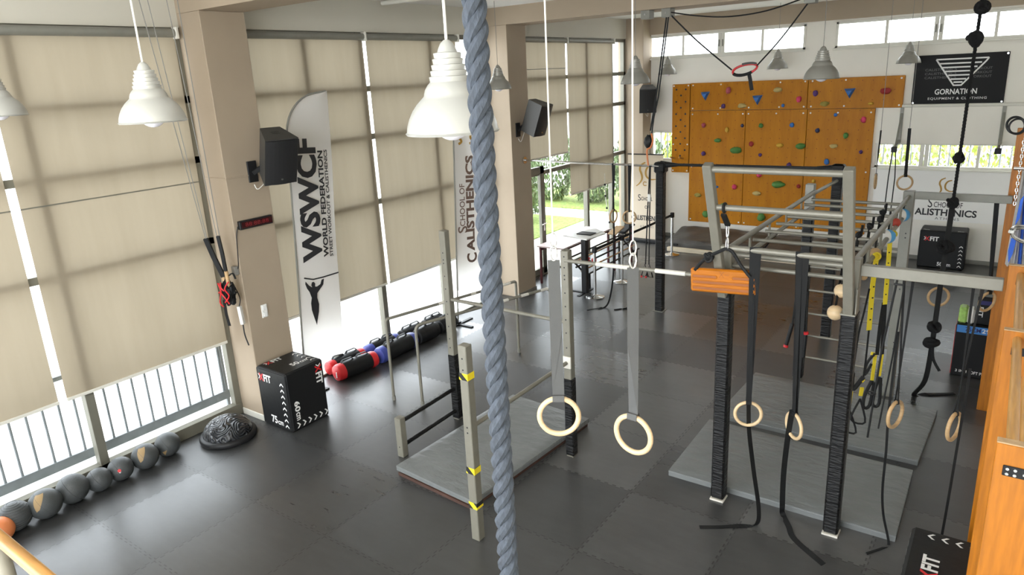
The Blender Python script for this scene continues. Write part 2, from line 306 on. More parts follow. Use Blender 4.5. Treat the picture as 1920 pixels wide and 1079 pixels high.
# ------------------------------------------------------------------ geometry helpers (world coordinates)
V = Vector
def frame(n, up=(0, 0, 1)):
    n = V(n).normalized(); up = V(up)
    if abs(n.dot(up)) > 0.999: up = V((0, 1, 0)) if abs(n.y) < 0.9 else V((1, 0, 0))
    r = up.cross(n).normalized(); return r, n.cross(r)
class MB:
    def __init__(s): s.v = []; s.f = []
    def add(s, vs, fs, M=None):
        o = len(s.v)
        s.v += [(M @ V(p)) if M is not None else V(p) for p in vs]
        s.f += [tuple(o + i for i in f) for f in fs]; return s
    def box(s, a, b, c=0.0, M=None):
        """box between corners a and b with chamfer c"""
        lo = [min(a[i], b[i]) for i in range(3)]; hi = [max(a[i], b[i]) for i in range(3)]
        if c <= 0:
            vs = [(x, y, z) for x in (lo[0], hi[0]) for y in (lo[1], hi[1]) for z in (lo[2], hi[2])]
            fs = [(0, 1, 3, 2), (4, 6, 7, 5), (0, 4, 5, 1), (2, 3, 7, 6), (0, 2, 6, 4), (1, 5, 7, 3)]
            return s.add(vs, fs, M)
        c = min(c, *[(hi[i] - lo[i]) * 0.45 for i in range(3)])
        vs = []; idx = {}
        for sx in (0, 1):
            for sy in (0, 1):
                for sz in (0, 1):
                    S = (sx, sy, sz)
                    for ax in range(3):
                        p = []
                        for k in range(3):
                            e = hi[k] if S[k] else lo[k]
                            if k != ax: e += -c if S[k] else c
                            p.append(e)
                        idx[(S, ax)] = len(vs); vs.append(tuple(p))
        fs = []
        for ax in range(3):
            u, w = [k for k in range(3) if k != ax]
            for sd in (0, 1):
                q = []
                for (a_, b_) in ((0, 0), (1, 0), (1, 1), (0, 1)):
                    S = [0, 0, 0]; S[ax] = sd; S[u] = a_; S[w] = b_
                    q.append(idx[(tuple(S), ax)])
                fs.append(tuple(q))
            for a_ in (0, 1):
                for b_ in (0, 1):
                    S0 = [0, 0, 0]; S0[u] = a_; S0[w] = b_; S1 = list(S0); S1[ax] = 1
                    S0, S1 = tuple(S0), tuple(S1)
                    fs.append((idx[(S0, u)], idx[(S1, u)], idx[(S1, w)], idx[(S0, w)]))
        for sx in (0, 1):
            for sy in (0, 1):
                for sz in (0, 1): fs.append(tuple(idx[((sx, sy, sz), k)] for k in range(3)))
        return s.add(vs, fs, M)
    def beam(s, p, q, w, h, c=0.004, up=(0, 0, 1)):
        """square tube from p to q; w across, h along up"""
        p, q = V(p), V(q); d = q - p; r, u = frame(d, up)
        M = Matrix((r, u, d.normalized())).transposed().to_4x4(); M.translation = p
        return s.box((-w / 2, -h / 2, 0), (w / 2, h / 2, d.length), c, M)
    def cyl(s, p, q, r, r2=None, n=14, caps=True):
        p, q = V(p), V(q); r2 = r if r2 is None else r2
        a, b = frame(q - p); vs = []
        for (o, rr) in ((p, r), (q, r2)):
            vs += [o + (a * math.cos(2 * PI * i / n) + b * math.sin(2 * PI * i / n)) * rr for i in range(n)]
        fs = [(i, (i + 1) % n, n + (i + 1) % n, n + i) for i in range(n)]
        if caps: fs += [tuple(range(n - 1, -1, -1)), tuple(range(n, 2 * n))]
        return s.add(vs, fs)
    def tube(s, pts, r, n=8, closed=False, radii=None):
        pts = [V(p) for p in pts]; N = len(pts); vs = []; prev = None
        for i, p in enumerate(pts):
            t = (pts[(i + 1) % N] - pts[i - 1]) if closed else (pts[min(i + 1, N - 1)] - pts[max(i - 1, 0)])
            if t.length < 1e-9: t = V((0, 0, 1))
            t.normalize()
            if prev is None: a, b = frame(t)
            else:
                a = prev - t * prev.dot(t)
                if a.length < 1e-6: a = frame(t)[0]
                a.normalize(); b = t.cross(a)
            prev = a; rr = radii[i] if radii else r
            vs += [p + (a * math.cos(2 * PI * k / n) + b * math.sin(2 * PI * k / n)) * rr for k in range(n)]
        fs = []
        for i in range(N if closed else N - 1):
            j = (i + 1) % N
            fs += [(i * n + k, i * n + (k + 1) % n, j * n + (k + 1) % n, j * n + k) for k in range(n)]
        if not closed: fs += [tuple(range(n - 1, -1, -1)), tuple((N - 1) * n + k for k in range(n))]
        return s.add(vs, fs)
    def ribbon(s, pts, wdir, w, t=0.003):
        """flat strap along pts; wdir a direction or a list of directions across it"""
        pts = [V(p) for p in pts]; N = len(pts); vs = []
        for i, p in enumerate(pts):
            tg = (pts[min(i + 1, N - 1)] - pts[max(i - 1, 0)])
            if tg.length < 1e-9: tg = V((0, 0, -1))
            tg.normalize()
            wd = V(wdir[i]) if isinstance(wdir, list) else V(wdir)
            wd = wd - tg * wd.dot(tg)
            if wd.length < 1e-5: wd = frame(tg)[0]
            wd.normalize(); nn = tg.cross(wd)
            vs += [p + wd * w / 2 + nn * t / 2, p - wd * w / 2 + nn * t / 2, p - wd * w / 2 - nn * t / 2, p + wd * w / 2 - nn * t / 2]
        fs = [(i * 4 + k, i * 4 + (k + 1) % 4, i * 4 + 4 + (k + 1) % 4, i * 4 + 4 + k) for i in range(N - 1) for k in range(4)]
        fs += [(3, 2, 1, 0), tuple(4 * (N - 1) + k for k in range(4))]
        return s.add(vs, fs)
    def torus(s, c, axis, R, r, n=36, m=10, rot=None):
        a, b = frame(axis); c = V(c); ax = V(axis).normalized(); vs = []
        for i in range(n):
            t = 2 * PI * i / n; d = a * math.cos(t) + b * math.sin(t)
            vs += [c + d * (R + r * math.cos(2 * PI * k / m)) + ax * r * math.sin(2 * PI * k / m) for k in range(m)]
        fs = [(i * m + k, ((i + 1) % n) * m + k, ((i + 1) % n) * m + (k + 1) % m, i * m + (k + 1) % m) for i in range(n) for k in range(m)]
        return s.add(vs, fs)
    def sphere(s, c, r, n=20, m=12, sc=(1, 1, 1), fn=None):
        c = V(c); vs = []; fs = []
        for j in range(1, m):
            p = PI * j / m
            for i in range(n):
                d = V((math.sin(p) * math.cos(2 * PI * i / n), math.sin(p) * math.sin(2 * PI * i / n), math.cos(p)))
                k = r * (fn(d) if fn else 1); vs.append(c + V((d.x * sc[0], d.y * sc[1], d.z * sc[2])) * k)
        kt = r * (fn(V((0, 0, 1))) if fn else 1); kb = r * (fn(V((0, 0, -1))) if fn else 1)
        top = len(vs); vs.append(c + V((0, 0, kt * sc[2]))); vs.append(c - V((0, 0, kb * sc[2])))
        for j in range(m - 2):
            for i in range(n):
                fs.append((j * n + i, (j + 1) * n + i, (j + 1) * n + (i + 1) % n, j * n + (i + 1) % n))
        for i in range(n):
            fs.append((top, i, (i + 1) % n)); fs.append((top + 1, (m - 2) * n + (i + 1) % n, (m - 2) * n + i))
        return s.add(vs, fs)
    def lathe(s, prof, c, axis=(0, 0, 1), n=32):
        a, b = frame(axis); ax = V(axis).normalized(); c = V(c); N = len(prof); vs = []
        for (r, h) in prof:
            vs += [c + ax * h + (a * math.cos(2 * PI * i / n) + b * math.sin(2 * PI * i / n)) * max(r, 1e-4) for i in range(n)]
        fs = [(j * n + i, j * n + (i + 1) % n, (j + 1) * n + (i + 1) % n, (j + 1) * n + i) for j in range(N - 1) for i in range(n)]
        return s.add(vs, fs)
    def poly(s, pts2, o, r, u, t):
        """flat outline pts2 in the plane o + x r + y u, thickness t along r x u"""
        o, r, u = V(o), V(r).normalized(), V(u).normalized(); nn = r.cross(u) * t; N = len(pts2)
        a = [o + r * x + u * y for x, y in pts2]
        vs = a + [p + nn for p in a]
        fs = [tuple(range(N - 1, -1, -1)), tuple(range(N, 2 * N))] + [(i, (i + 1) % N, N + (i + 1) % N, N + i) for i in range(N)]
        return s.add(vs, fs)
    def stroke(s, pts2, width, o, r, u, t):
        """flat ribbon drawn along a 2-D path in a plane (print)"""
        o, r, u = V(o), V(r).normalized(), V(u).normalized(); n = r.cross(u); L = []; R = []
        N = len(pts2)
        for i, (x, y) in enumerate(pts2):
            x0, y0 = pts2[max(i - 1, 0)]; x1, y1 = pts2[min(i + 1, N - 1)]
            dx, dy = x1 - x0, y1 - y0; l = math.hypot(dx, dy) or 1
            w = width[i] if isinstance(width, list) else width
            L.append((x - dy / l * w / 2, y + dx / l * w / 2)); R.append((x + dy / l * w / 2, y - dx / l * w / 2))
        vs = [o + r * x + u * y + n * t for x, y in L] + [o + r * x + u * y + n * t for x, y in R]
        return s.add(vs, [(i, N + i, N + i + 1, i + 1) for i in range(N - 1)])
    def text(s, string, o, r, u, w, h, bold=0.0, lift=0.002, spacing=1.0):
        """lettering filling the w x h rectangle whose lower corner is o, along r and u"""
        vs, fs = text_mesh(string, bold, spacing)
        o, r, u = V(o), V(r).normalized(), V(u).normalized(); n = r.cross(u)
        return s.add([o + r * x * w + u * y * h + n * lift for x, y in vs], fs)
_TXT = {}
def text_mesh(string, bold, spacing):
    key = (string, bold, spacing)
    if key not in _TXT:
        c = bpy.data.curves.new('lettering_curve', 'FONT'); c.body = string; c.size = 1; c.offset = bold; c.resolution_u = 3
        c.space_character = spacing
        o = bpy.data.objects.new('lettering_curve', c); COL.objects.link(o)
        dg = bpy.context.evaluated_depsgraph_get(); dg.update()
        me = o.evaluated_get(dg).to_mesh()
        vs = [(v.co.x, v.co.y) for v in me.vertices]; fs = [tuple(p.vertices) for p in me.polygons]
        o.evaluated_get(dg).to_mesh_clear()
        bpy.data.objects.remove(o); bpy.data.curves.remove(c)
        x0 = min(v[0] for v in vs); x1 = max(v[0] for v in vs); y0 = min(v[1] for v in vs); y1 = max(v[1] for v in vs)
        _TXT[key] = ([((x - x0) / (x1 - x0), (y - y0) / (y1 - y0)) for x, y in vs], fs)
    return _TXT[key]

WORLD_AT = {}
def thing(name, label, cat, loc, group=None):
    o = bpy.data.objects.new(name, None); COL.objects.link(o); o.location = loc
    o.empty_display_size = 0.05
    WORLD_AT[o] = V(loc); tag(o, label, cat, group); return o
def tag(o, label=None, cat=None, group=None, kind=None):
    if label: o['label'] = label
    if cat: o['category'] = cat
    if group: o['group'] = group
    if kind: o['kind'] = kind
    return o
def part(name, mb, material, parent=None, loc=None, smooth=False, label=None, kind=None):
    """one mesh object; mb is in world coordinates"""
    org = WORLD_AT[parent] if parent is not None else V(loc if loc is not None else (0, 0, 0))
    me = bpy.data.meshes.new(name)
    me.from_pydata([tuple(p - org) for p in mb.v], [], mb.f); me.materials.append(material)
    if smooth:
        for p in me.polygons: p.use_smooth = True
        me.set_sharp_from_angle(angle=math.radians(40))
    me.update()
    o = bpy.data.objects.new(name, me); COL.objects.link(o)
    if parent is not None: o.parent = parent; WORLD_AT[o] = org
    else: o.location = org; WORLD_AT[o] = org
    if label: o['label'] = label
    if kind: o['kind'] = kind
    return o
def struct(name, mb, material, parent=None, loc=None, smooth=False):
    o = part(name, mb, material, parent, loc, smooth)
    if parent is None: o['kind'] = 'structure'
    return o
def solo(name, mb, material, label, cat, loc, group=None, smooth=False):
    return tag(part(name, mb, material, None, loc, smooth), label, cat, group)
def lerp(a, b, t): return V(a) * (1 - t) + V(b) * t
def smooth_path(pts, k=6):
    """Catmull-Rom through pts"""
    pts = [V(p) for p in pts]; out = []
    for i in range(len(pts) - 1):
        p0 = pts[max(i - 1, 0)]; p1 = pts[i]; p2 = pts[i + 1]; p3 = pts[min(i + 2, len(pts) - 1)]
        for j in range(k):
            t = j / k
            out.append(0.5 * ((2 * p1) + (p2 - p0) * t + (2 * p0 - 5 * p1 + 4 * p2 - p3) * t * t + (3 * p1 - p0 - 3 * p2 + p3) * t ** 3))
    out.append(pts[-1]); return out

# ------------------------------------------------------------------ the room
XG, XW = -7.565, -7.5          # glazing plane, wall plane on the window side
XR, YB, YF, ZC = 0.30, 15.5, -2.5, 5.0
struct('floor', MB().box((XG - 0.08, YF, -0.05), (XR + 0.1, YB + 0.1, 0)), M_FLOOR)
struct('ceiling', MB().box((XG - 0.1, YF, ZC), (XR + 0.1, YB + 0.1, ZC + 0.1)), M_CEIL)
struct('wall_right', MB().box((XR, YF, 0), (XR + 0.1, YB + 0.1, ZC)), M_CREAM)
PILLARS = [(-1.25, -0.70), (4.41, 4.95), (9.86, 10.42)]
struct('wall_left', MB().box((XW - 0.2, YF, 4.58), (XW, YB + 0.1, ZC)), M_LINTEL)
for (a, b) in PILLARS:
    struct('pillar', MB().box((XW - 0.21, a, 0), (-7.08, b, 4.72), 0.006), M_TAN, loc=(XW, a, 0))
struct('pillar', MB().box((XW - 0.21, 15.08, 0), (-7.08, YB + 0.05, ZC - 0.001), 0.006), M_TAN, loc=(XW, 15.08, 0))
for (a, b) in PILLARS:
    struct('ceiling_beam', MB().box((XW - 0.1, a - 0.001, 4.72), (XR, b + 0.001, ZC)), M_TAN, loc=(XW, a, 4.72))
# back wall with its openings
def wall_grid(xs, zs, holes, y0, y1):
    mb = MB()
    for i in range(len(xs) - 1):
        for j in range(len(zs) - 1):
            cx, cz = (xs[i] + xs[i + 1]) / 2, (zs[j] + zs[j + 1]) / 2
            if any(h[0] < cx < h[1] and h[2] < cz < h[3] for h in holes): continue
            mb.box((xs[i], y0, zs[j]), (xs[i + 1], y1, zs[j + 1]))
    return mb
BH = [(-7.16, -3.72, 4.12, 4.61), (-3.16, XR, 4.11, 4.60), (-7.05, -6.25, 1.82, 2.5), (-2.27, XR, 1.80, 2.9)]
xs = sorted({XW - 0.2, XR} | {h[0] for h in BH} | {h[1] for h in BH}); zs = sorted({0, ZC} | {h[2] for h in BH} | {h[3] for h in BH})
struct('wall_back', wall_grid(xs, zs, BH, YB, YB + 0.2), M_CREAM)
struct('ceiling_beam', MB().box((-7.08, YB - 0.06, 4.64), (XR, YB, ZC)), M_TAN, loc=(-7.08, YB, 4.64))
struct('baseboard_back', MB().box((-7.08, YB - 0.015, 0), (XR, YB, 0.08), 0.003), M_GREYSTEEL)
struct('baseboard_left', MB().box((-7.5, 4.395, 0), (-7.07, 4.41, 0.08), 0.003).box((-7.08, 4.395, 0), (-7.066, 4.95, 0.08), 0.003), M_WHITEFRAME)
struct('baseboard_left', MB().box((-7.10, 9.85, 0), (-7.066, 10.43, 0.07), 0.003), M_GREYSTEEL, loc=(-7.08, 10.1, 0))
struct('trim_1', MB().cyl((-7.43, 7.42, 4.965), (-6.1, 7.6, 4.965), 0.03, n=10), M_WHITEFRAME, loc=(-7.43, 7.42, 4.965))
# high and low windows of the back wall
def back_window(name, x0, x1, z0, z1, mullions, doubles=()):
    w = 0.045; y0, y1 = YB - 0.02, YB + 0.06
    mb = MB().box((x0, y0, z0), (x1, y1, z0 + w), 0.004).box((x0, y0, z1 - w), (x1, y1, z1), 0.004).box((x0, y0, z0), (x0 + w, y1, z1), 0.004).box((x1 - w, y0, z0), (x1, y1, z1), 0.004)
    for m in mullions: mb.box((m - 0.025, y0 + 0.01, z0), (m + 0.025, y1, z1), 0.004)
    for m in doubles: mb.box((m - 0.075, y0 + 0.005, z0), (m - 0.006, y1, z1), 0.004).box((m + 0.006, y0 + 0.005, z0), (m + 0.075, y1, z1), 0.004)
    mb.box((x0 - 0.03, YB - 0.07, z0 - 0.035), (x1, YB, z0), 0.004)
    t = struct(name, mb, M_WHITEFRAME, loc=(x0, YB, z0))
    part('pane', MB().box((x0 + w, YB + 0.02, z0 + w), (x1 - w, YB + 0.026, z1 - w)), M_GLASS, t)
    for m in doubles:
        part('handle', MB().box((m - 0.05, y0 - 0.03, (z0 + z1) / 2 - 0.07), (m - 0.03, y0, (z0 + z1) / 2 + 0.07), 0.004).box((m + 0.03, y0 - 0.03, (z0 + z1) / 2 - 0.07), (m + 0.05, y0, (z0 + z1) / 2 + 0.07), 0.004), M_FRAME, t)
    return t
back_window('window_1', -7.16, -3.72, 4.12, 4.61, (-6.31, -4.58), (-5.45,))
back_window('window_2', -3.16, XR, 4.11, 4.60, (-2.27, -0.54), (-1.42,))
back_window('window_3', -7.05, -6.25, 1.82, 2.5, ())
back_window('window_4', -2.27, XR, 1.80, 2.9, (-0.56,), (-1.43,))
# window bays on the long side
def bay(name, y0, y1, mull, transoms, pane=True, sill=True):
    x0, x1 = XG - 0.05, XG + 0.045; w = 0.085
    mb = MB().box((x0, y0, 4.51), (x1, y1, 4.58), 0.003).box((x0, y0, 0), (x1, y0 + w, 4.58), 0.003).box((x0, y1 - w, 0), (x1, y1, 4.58), 0.003)
    if sill: mb.box((x0, y0, 0), (XW - 0.01, y1, 0.14), 0.004)
    for m in mull: mb.box((x0, m - 0.045, 0), (x1 + 0.01, m + 0.045, 4.58), 0.003)
    for z in transoms: mb.box((x0, y0, z - 0.04), (x1, y1, z + 0.04), 0.003)
    t = struct(name, mb, M_FRAME, loc=(XG, y0, 0))
    if pane: part('pane', MB().box((XG - 0.004, y0 + w, 0.14 if sill else 0.05), (XG, y1 - w, 4.51)), M_GLASS, t)
    return t
bay('window_5', -0.70, 4.41, (0.8, 2.75), (2.23, 3.17, 3.83))
bay('window_6', 4.95, 9.86, (6.02, 6.98, 8.40), (2.23, 3.17, 3.83), sill=False)
w7 = bay('window_7', 10.42, 15.08, (13.24, 14.40), (2.05, 3.17, 3.83), sill=False)
struct('trim_2', MB().box((XG - 0.06, 4.95, 0), (XW + 0.02, 9.86, 0.03), 0.004).box((XG - 0.06, 10.42, 0), (XW + 0.02, 15.08, 0.03), 0.004), M_FRAME)
# glazed door of the far bay, ajar leaf frame
d = struct('door_1', MB().box((-7.56, 11.33, 0.03), (-7.49, 11.47, 2.18), 0.004).box((-7.56, 10.42, 2.04), (-7.49, 11.47, 2.18), 0.004).box((-7.56, 10.42, 0.03), (-7.49, 11.47, 0.16), 0.004).box((-7.56, 10.42, 0.03), (-7.49, 10.50, 2.18), 0.004), M_FRAME, loc=(-7.52, 11.4, 0))
part('pane', MB().box((-7.53, 10.50, 0.16), (-7.524, 11.33, 2.04)), M_GLASS, d)
part('door_handle', MB().cyl((-7.49, 11.40, 1.05), (-7.44, 11.40, 1.05), 0.012).cyl((-7.44, 11.41, 1.05), (-7.44, 11.28, 1.05), 0.011).box((-7.49, 11.38, 0.9), (-7.48, 11.42, 1.12), 0.003), M_CHROME, d)

# roller blinds: rail along the lintel, cloth, hem bar
def blind(y0, y1, z0, label, seam=None):
    t = thing('roller_blind', label, 'blind', (XW + 0.03, y0, 4.5), 'roller blinds on the window side')
    part('roller', MB().cyl((XW + 0.035, y0, 4.52), (XW + 0.035, y1, 4.52), 0.045, n=16), M_GREYSTEEL, t, smooth=True)
    part('bracket', MB().box((XW + 0.0, y1 - 0.01, 4.46), (XW + 0.09, y1 + 0.02, 4.58), 0.004), M_WHITEFRAME, t)
    mb = MB(); n = max(8, int((y1 - y0) / 0.12)); m = 14; vs = []; fs = []
    for j in range(m + 1):
        z = z0 + (4.5 - z0) * j / m
        for i in range(n + 1):
            y = y0 + (y1 - y0) * i / n
            edge = min(i, n - i) / n
            vs.append((XW + 0.012 + 0.006 * math.sin(y * 9 + z * 1.3) * (1 - j / m), y, z))
    fs = [(j * (n + 1) + i, j * (n + 1) + i + 1, (j + 1) * (n + 1) + i + 1, (j + 1) * (n + 1) + i) for j in range(m) for i in range(n)]
    part('blind_cloth', mb.add(vs, fs), M_BLIND, t, smooth=True)
    part('hem_bar', MB().box((XW + 0.0, y0 - 0.005, z0 - 0.03), (XW + 0.024, y1 + 0.005, z0 + 0.004), 0.004), M_WHITEFRAME, t)
    if seam: part('seam', MB().box((XW + 0.018, y0, seam - 0.006), (XW + 0.022, y1, seam + 0.006)), M_FRAME, t)
    return t
blind(0.55, 2.455, 1.0, 'beige roller blind above the row of grey balls, cut off by the picture edge', 2.93)
blind(2.535, 4.33, 1.0, 'beige roller blind beside the pillar with the red display, above the dome trainer', 2.93)
blind(5.0, 7.03, 1.0, 'beige roller blind behind the large feather flag and the speaker')
blind(7.09, 9.02, 1.0, 'beige roller blind behind the big pendant lamp')
blind(10.46, 12.39, 2.36, 'short beige roller blind above the glazed door, with a seam near its top', 4.0)
blind(12.45, 14.36, 1.46, 'longer beige roller blind beyond the door, hanging lower than its neighbour')
blind(14.6, 14.6 + 0.001, 4.4, 'x') if False else None
# blind over the low back window
t = thing('roller_blind', 'plain white roller blind under the black banner on the back wall', 'blind', (-2.28, YB - 0.05, 2.97))
part('blind_cloth', MB().box((-2.28, YB - 0.052, 2.27), (XR - 0.02, YB - 0.048, 2.97)), M_CREAM, t)
part('roller', MB().cyl((-2.28, YB - 0.05, 2.98), (XR - 0.02, YB - 0.05, 2.98), 0.03), M_WHITEFRAME, t, smooth=True)
part('hem_bar', MB().box((-2.28, YB - 0.06, 2.25), (XR - 0.02, YB - 0.04, 2.275), 0.003), M_WHITEFRAME, t)

# ------------------------------------------------------------------ outside
struct('outside_ground', MB().box((-60, -40, -0.35), (-7.7, 90, -0.12)).box((-7.7, 15.72, -0.35), (40, 90, -0.12)), M_PAVE)
tag(part('lawn', MB().box((-13.5, 18.2, -0.119), (-8.0, 22, -0.09)).box((-12.5, 13.2, -0.119), (-9.7, 17.0, -0.092)), M_GRASS), 'strip of bright lawn along the hedge beyond the pale paving', 'lawn', kind='stuff')
def bush(cx, cy, w, d, h, n, m, label, group, z0=-0.12):
    rnd = random.Random(int(cx * 91 + cy * 37)); mb = MB()
    for _ in range(n):
        a = rnd.uniform(0, 2 * PI); zz = rnd.uniform(0.0, 1); k = math.sqrt(max(0.05, 1 - (zz * 2 - 1) ** 4)) * rnd.uniform(0.6, 1.05)
        p = V((cx + math.cos(a) * w * k, cy + math.sin(a) * d * k, z0 + 0.05 + zz * h))
        q = V((rnd.gauss(0, 1), rnd.gauss(0, 1), rnd.gauss(0, 1))).normalized(); r, u = frame(q)
        l = rnd.uniform(0.06, 0.11)
        mb.add([p - r * l * 0.4, p + u * l, p + r * l * 0.4, p - u * l], [(0, 1, 2, 3)])
    t = thing('hedge_shrub', label, 'shrub', (cx, cy, z0), group)
    part('foliage', mb, m, t)
    part('stem', MB().cyl((cx, cy, z0), (cx, cy, z0 + h * 0.6), 0.05, 0.02, n=8), M_FRAME, t)
HG = 'hedge shrubs outside the far bay'
for i, (cx, cy, w, dd, h) in enumerate([(-10.75, 14.3, 0.75, 0.7, 1.8), (-11.5, 16.0, 0.8, 0.75, 2.0), (-12.3, 19.3, 0.8, 0.7, 2.2), (-10.8, 19.4, 0.8, 0.7, 1.9), (-9.3, 19.5, 0.8, 0.7, 2.1), (-7.9, 19.9, 0.7, 0.7, 2.0)]):
    bush(cx, cy, w, dd, h, 2200, M_LEAF, ['loose green shrub outside, first beyond the glazed door', 'low green shrub outside, second beyond the glazed door', 'green shrub outside above the cleared table', 'green shrub outside behind the thin mullion', 'green shrub outside beneath the longer blind', 'green shrub outside next to the black and cream rings'][i], HG)
for i, (cx, cy) in enumerate([(-7.2, 18.2), (-5.2, 18.4), (-2.5, 18.0), (-0.95, 18.2), (0.6, 18.1)]):
    bush(cx, cy, 0.75, 0.6, 3.0, 1500, M_LEAFY, ['yellow-green shrub outside the narrow low window beside the climbing board', 'yellow-green shrub outside behind the climbing board', 'yellow-green shrub outside the low window, nearest the climbing board', 'yellow-green shrub outside the low window behind the black rope', 'yellow-green shrub outside the low window at the orange upright'][i], 'shrubs outside the back windows')
def railing(name, label, p, q, z0, z1, n, up_post=True):
    p, q = V(p), V(q)
    t = thing(name, label, 'railing', (p.x, p.y, z0))
    part('bottom_rail', MB().beam(p + V((0, 0, z0 + 0.035)), q + V((0, 0, z0 + 0.035)), 0.04, 0.11), M_RAIL, t)
    part('top_rail', MB().beam(p + V((0, 0, z1)), q + V((0, 0, z1)), 0.05, 0.05), M_RAIL, t)
    for i in range(n):
        a = lerp(p, q, (i + 0.5) / n)
        part('baluster', MB().cyl(a + V((0, 0, z0 + 0.08)), a + V((0, 0, z1)), 0.0135, n=8), M_RAIL, t)
    for e in (0.01, 0.99):
        a = lerp(p, q, e); part('post', MB().beam(a + V((0, 0, -0.12)), a + V((0, 0, z1)), 0.04, 0.04), M_RAIL, t)
railing('balcony_railing', 'grey outdoor railing with thin balusters behind the row of balls', (-7.74, 0.2, 0), (-7.74, 4.40, 0), 0.19, 1.15, 28)
railing('balcony_railing', 'grey railing with thin balusters outside the low back window', (-2.6, 15.95, 0), (1.0, 15.95, 0), 1.6, 2.75, 22)
railing('balcony_railing', 'grey railing outside the narrow low window beside the climbing board', (-7.6, 15.95, 0), (-5.6, 15.95, 0), 1.6, 2.45, 12)

# ------------------------------------------------------------------ left training rig: posts, pull-up bars
def tube_holes(mb_parent, x, y, z0, z1, step, nx, name='bolt_hole', face=-1, half=0.04):
    k = 0; z = z0
    while z < z1 and k < 14:
        part(name, MB().cyl((x, y - half - 0.002, z), (x, y - half + 0.004, z), 0.007, n=10), M_TEXTBLK, mb_parent); z += step; k += 1
RIGN = 'pull-up and dip rig'
t = thing('pull_up_rig', 'grey steel rig of four bolted posts joined by bars, around the small grey mat', 'exercise rig', (-4.25, 4.8, 0))
W8 = 0.085
TALL, TALL2, LOW, SHORT = (-5.05, 5.66), (-3.45, 5.62), (-3.45, 4.01), (-5.02, 4.69)
def post(par, xy, z1, wrap=None, w=W8, m=M_STEEL, holes=None, name='post'):
    p = part(name, MB().box((xy[0] - w / 2, xy[1] - w / 2, 0), (xy[0] + w / 2, xy[1] + w / 2, z1), 0.006), m, par)
    if wrap: part('tape_wrap', MB().box((xy[0] - w / 2 - 0.006, xy[1] - w / 2 - 0.006, 0.015), (xy[0] + w / 2 + 0.006, xy[1] + w / 2 + 0.006, wrap), 0.01), M_TAPE, p, label='black tape wound round the foot of the post')
    if holes:
        for z in holes: part('bolt_hole', MB().cyl((xy[0], xy[1] - w / 2 - 0.001, z), (xy[0], xy[1] - w / 2 + 0.004, z), 0.008, n=10), M_TEXTBLK, p)
    return p
post(t, TALL, 2.30, 0.83, holes=[2.05, 1.97, 1.93, 1.78, 1.63, 1.48, 1.33, 1.18, 1.03, 0.92])
post(t, TALL2, 2.25, 0.90, holes=[2.19, 2.08, 2.0, 1.96, 1.82, 1.68, 1.54, 1.40, 1.24, 1.12])
lp = post(t, LOW, 1.83, holes=[1.72, 1.62, 1.10, 1.05])
for z in (1.53, 0.66, 0.32):
    part('hazard_band', MB().box((LOW[0] - W8 / 2 - 0.002, LOW[1] - W8 / 2 - 0.002, z), (LOW[0] + W8 / 2 + 0.002, LOW[1] + W8 / 2 + 0.002, z + 0.06)), M_HAZARD, lp, label='yellow and black hazard tape')
sp = post(t, SHORT, 0.46, holes=[0.12])
part('crossbar', MB().cyl((TALL[0], TALL[1], 1.50), (TALL2[0], TALL2[1], 1.50), 0.02), M_STEEL, t, smooth=True)
pb = part('crossbar', MB().cyl((TALL2[0], TALL2[1] - 0.03, 2.15), (-1.90, 5.66, 2.15), 0.019), M_STEEL, t, smooth=True)
for a, b in ((0.22, 0.44), (0.60, 0.78)):
    part('grip_tape', MB().cyl(lerp((TALL2[0], TALL2[1] - 0.03, 2.15), (-1.90, 5.66, 2.15), a), lerp((TALL2[0], TALL2[1] - 0.03, 2.15), (-1.90, 5.66, 2.15), b), 0.0215), M_TAPEW, pb, smooth=True, label='white grip tape')
part('crossbar', MB().cyl((LOW[0], LOW[1], 1.08), (TALL2[0], TALL2[1], 1.08), 0.02), M_STEEL, t, smooth=True)
part('clamp', MB().box((TALL2[0] - 0.05, TALL2[1] - 0.06, 1.02), (TALL2[0] + 0.05, TALL2[1] - 0.04, 1.15), 0.005), M_TAPEW, t)
for z in (0.40, 0.12):
    part('crossbar', MB().cyl((SHORT[0], SHORT[1], z), (TALL[0], TALL[1], z), 0.024), M_TAPE, t, smooth=True, label='bar wrapped in black tape')
# parallel dip bars
def dip_bar(label, a, b, z, rc, tapes):
    a, b = V((*a, 0)), V((*b, 0)); up = V((0, 0, 1)); d = (b - a).normalized()
    t = thing('parallel_bar', label, 'exercise bar', tuple(a), 'pair of dip bars')
    pts = [a, a + up * (z - rc)]
    for k in range(1, 7):
        th = PI / 2 * k / 6; pts.append(a + up * (z - rc) + up * rc * math.sin(th) + d * rc * (1 - math.cos(th)))
    for k in range(0, 7):
        th = PI / 2 * (1 - k / 6); pts.append(b + up * (z - rc) + up * rc * math.sin(th) - d * rc * (1 - math.cos(th)))
    pts.append(b)
    part('bar_frame', MB().tube(pts, 0.019, n=12), M_STEEL, t, smooth=True)
    for u, v in tapes:
        part('grip_tape', MB().cyl(lerp(a, b, u) + up * z, lerp(a, b, v) + up * z, 0.021), M_TAPEW, t, smooth=True, label='white grip tape')
    for e in (a, b): part('foot', MB().cyl(e, e + up * 0.06, 0.024), M_GREYSTEEL, t, smooth=True)
dip_bar('dip bar with sharp bends, the one nearer the windows and the rolled sandbags', (-6.09, 5.63), (-5.58, 7.70), 1.09, 0.03, ((0.37, 0.43), (0.62, 0.66), (0.85, 0.95)))
dip_bar('dip bar with rounded bends, the one nearer the holed steel posts', (-5.66, 5.70), (-5.02, 7.72), 1.06, 0.07, ((0.62, 0.66), (0.76, 0.82), (0.92, 0.98)))
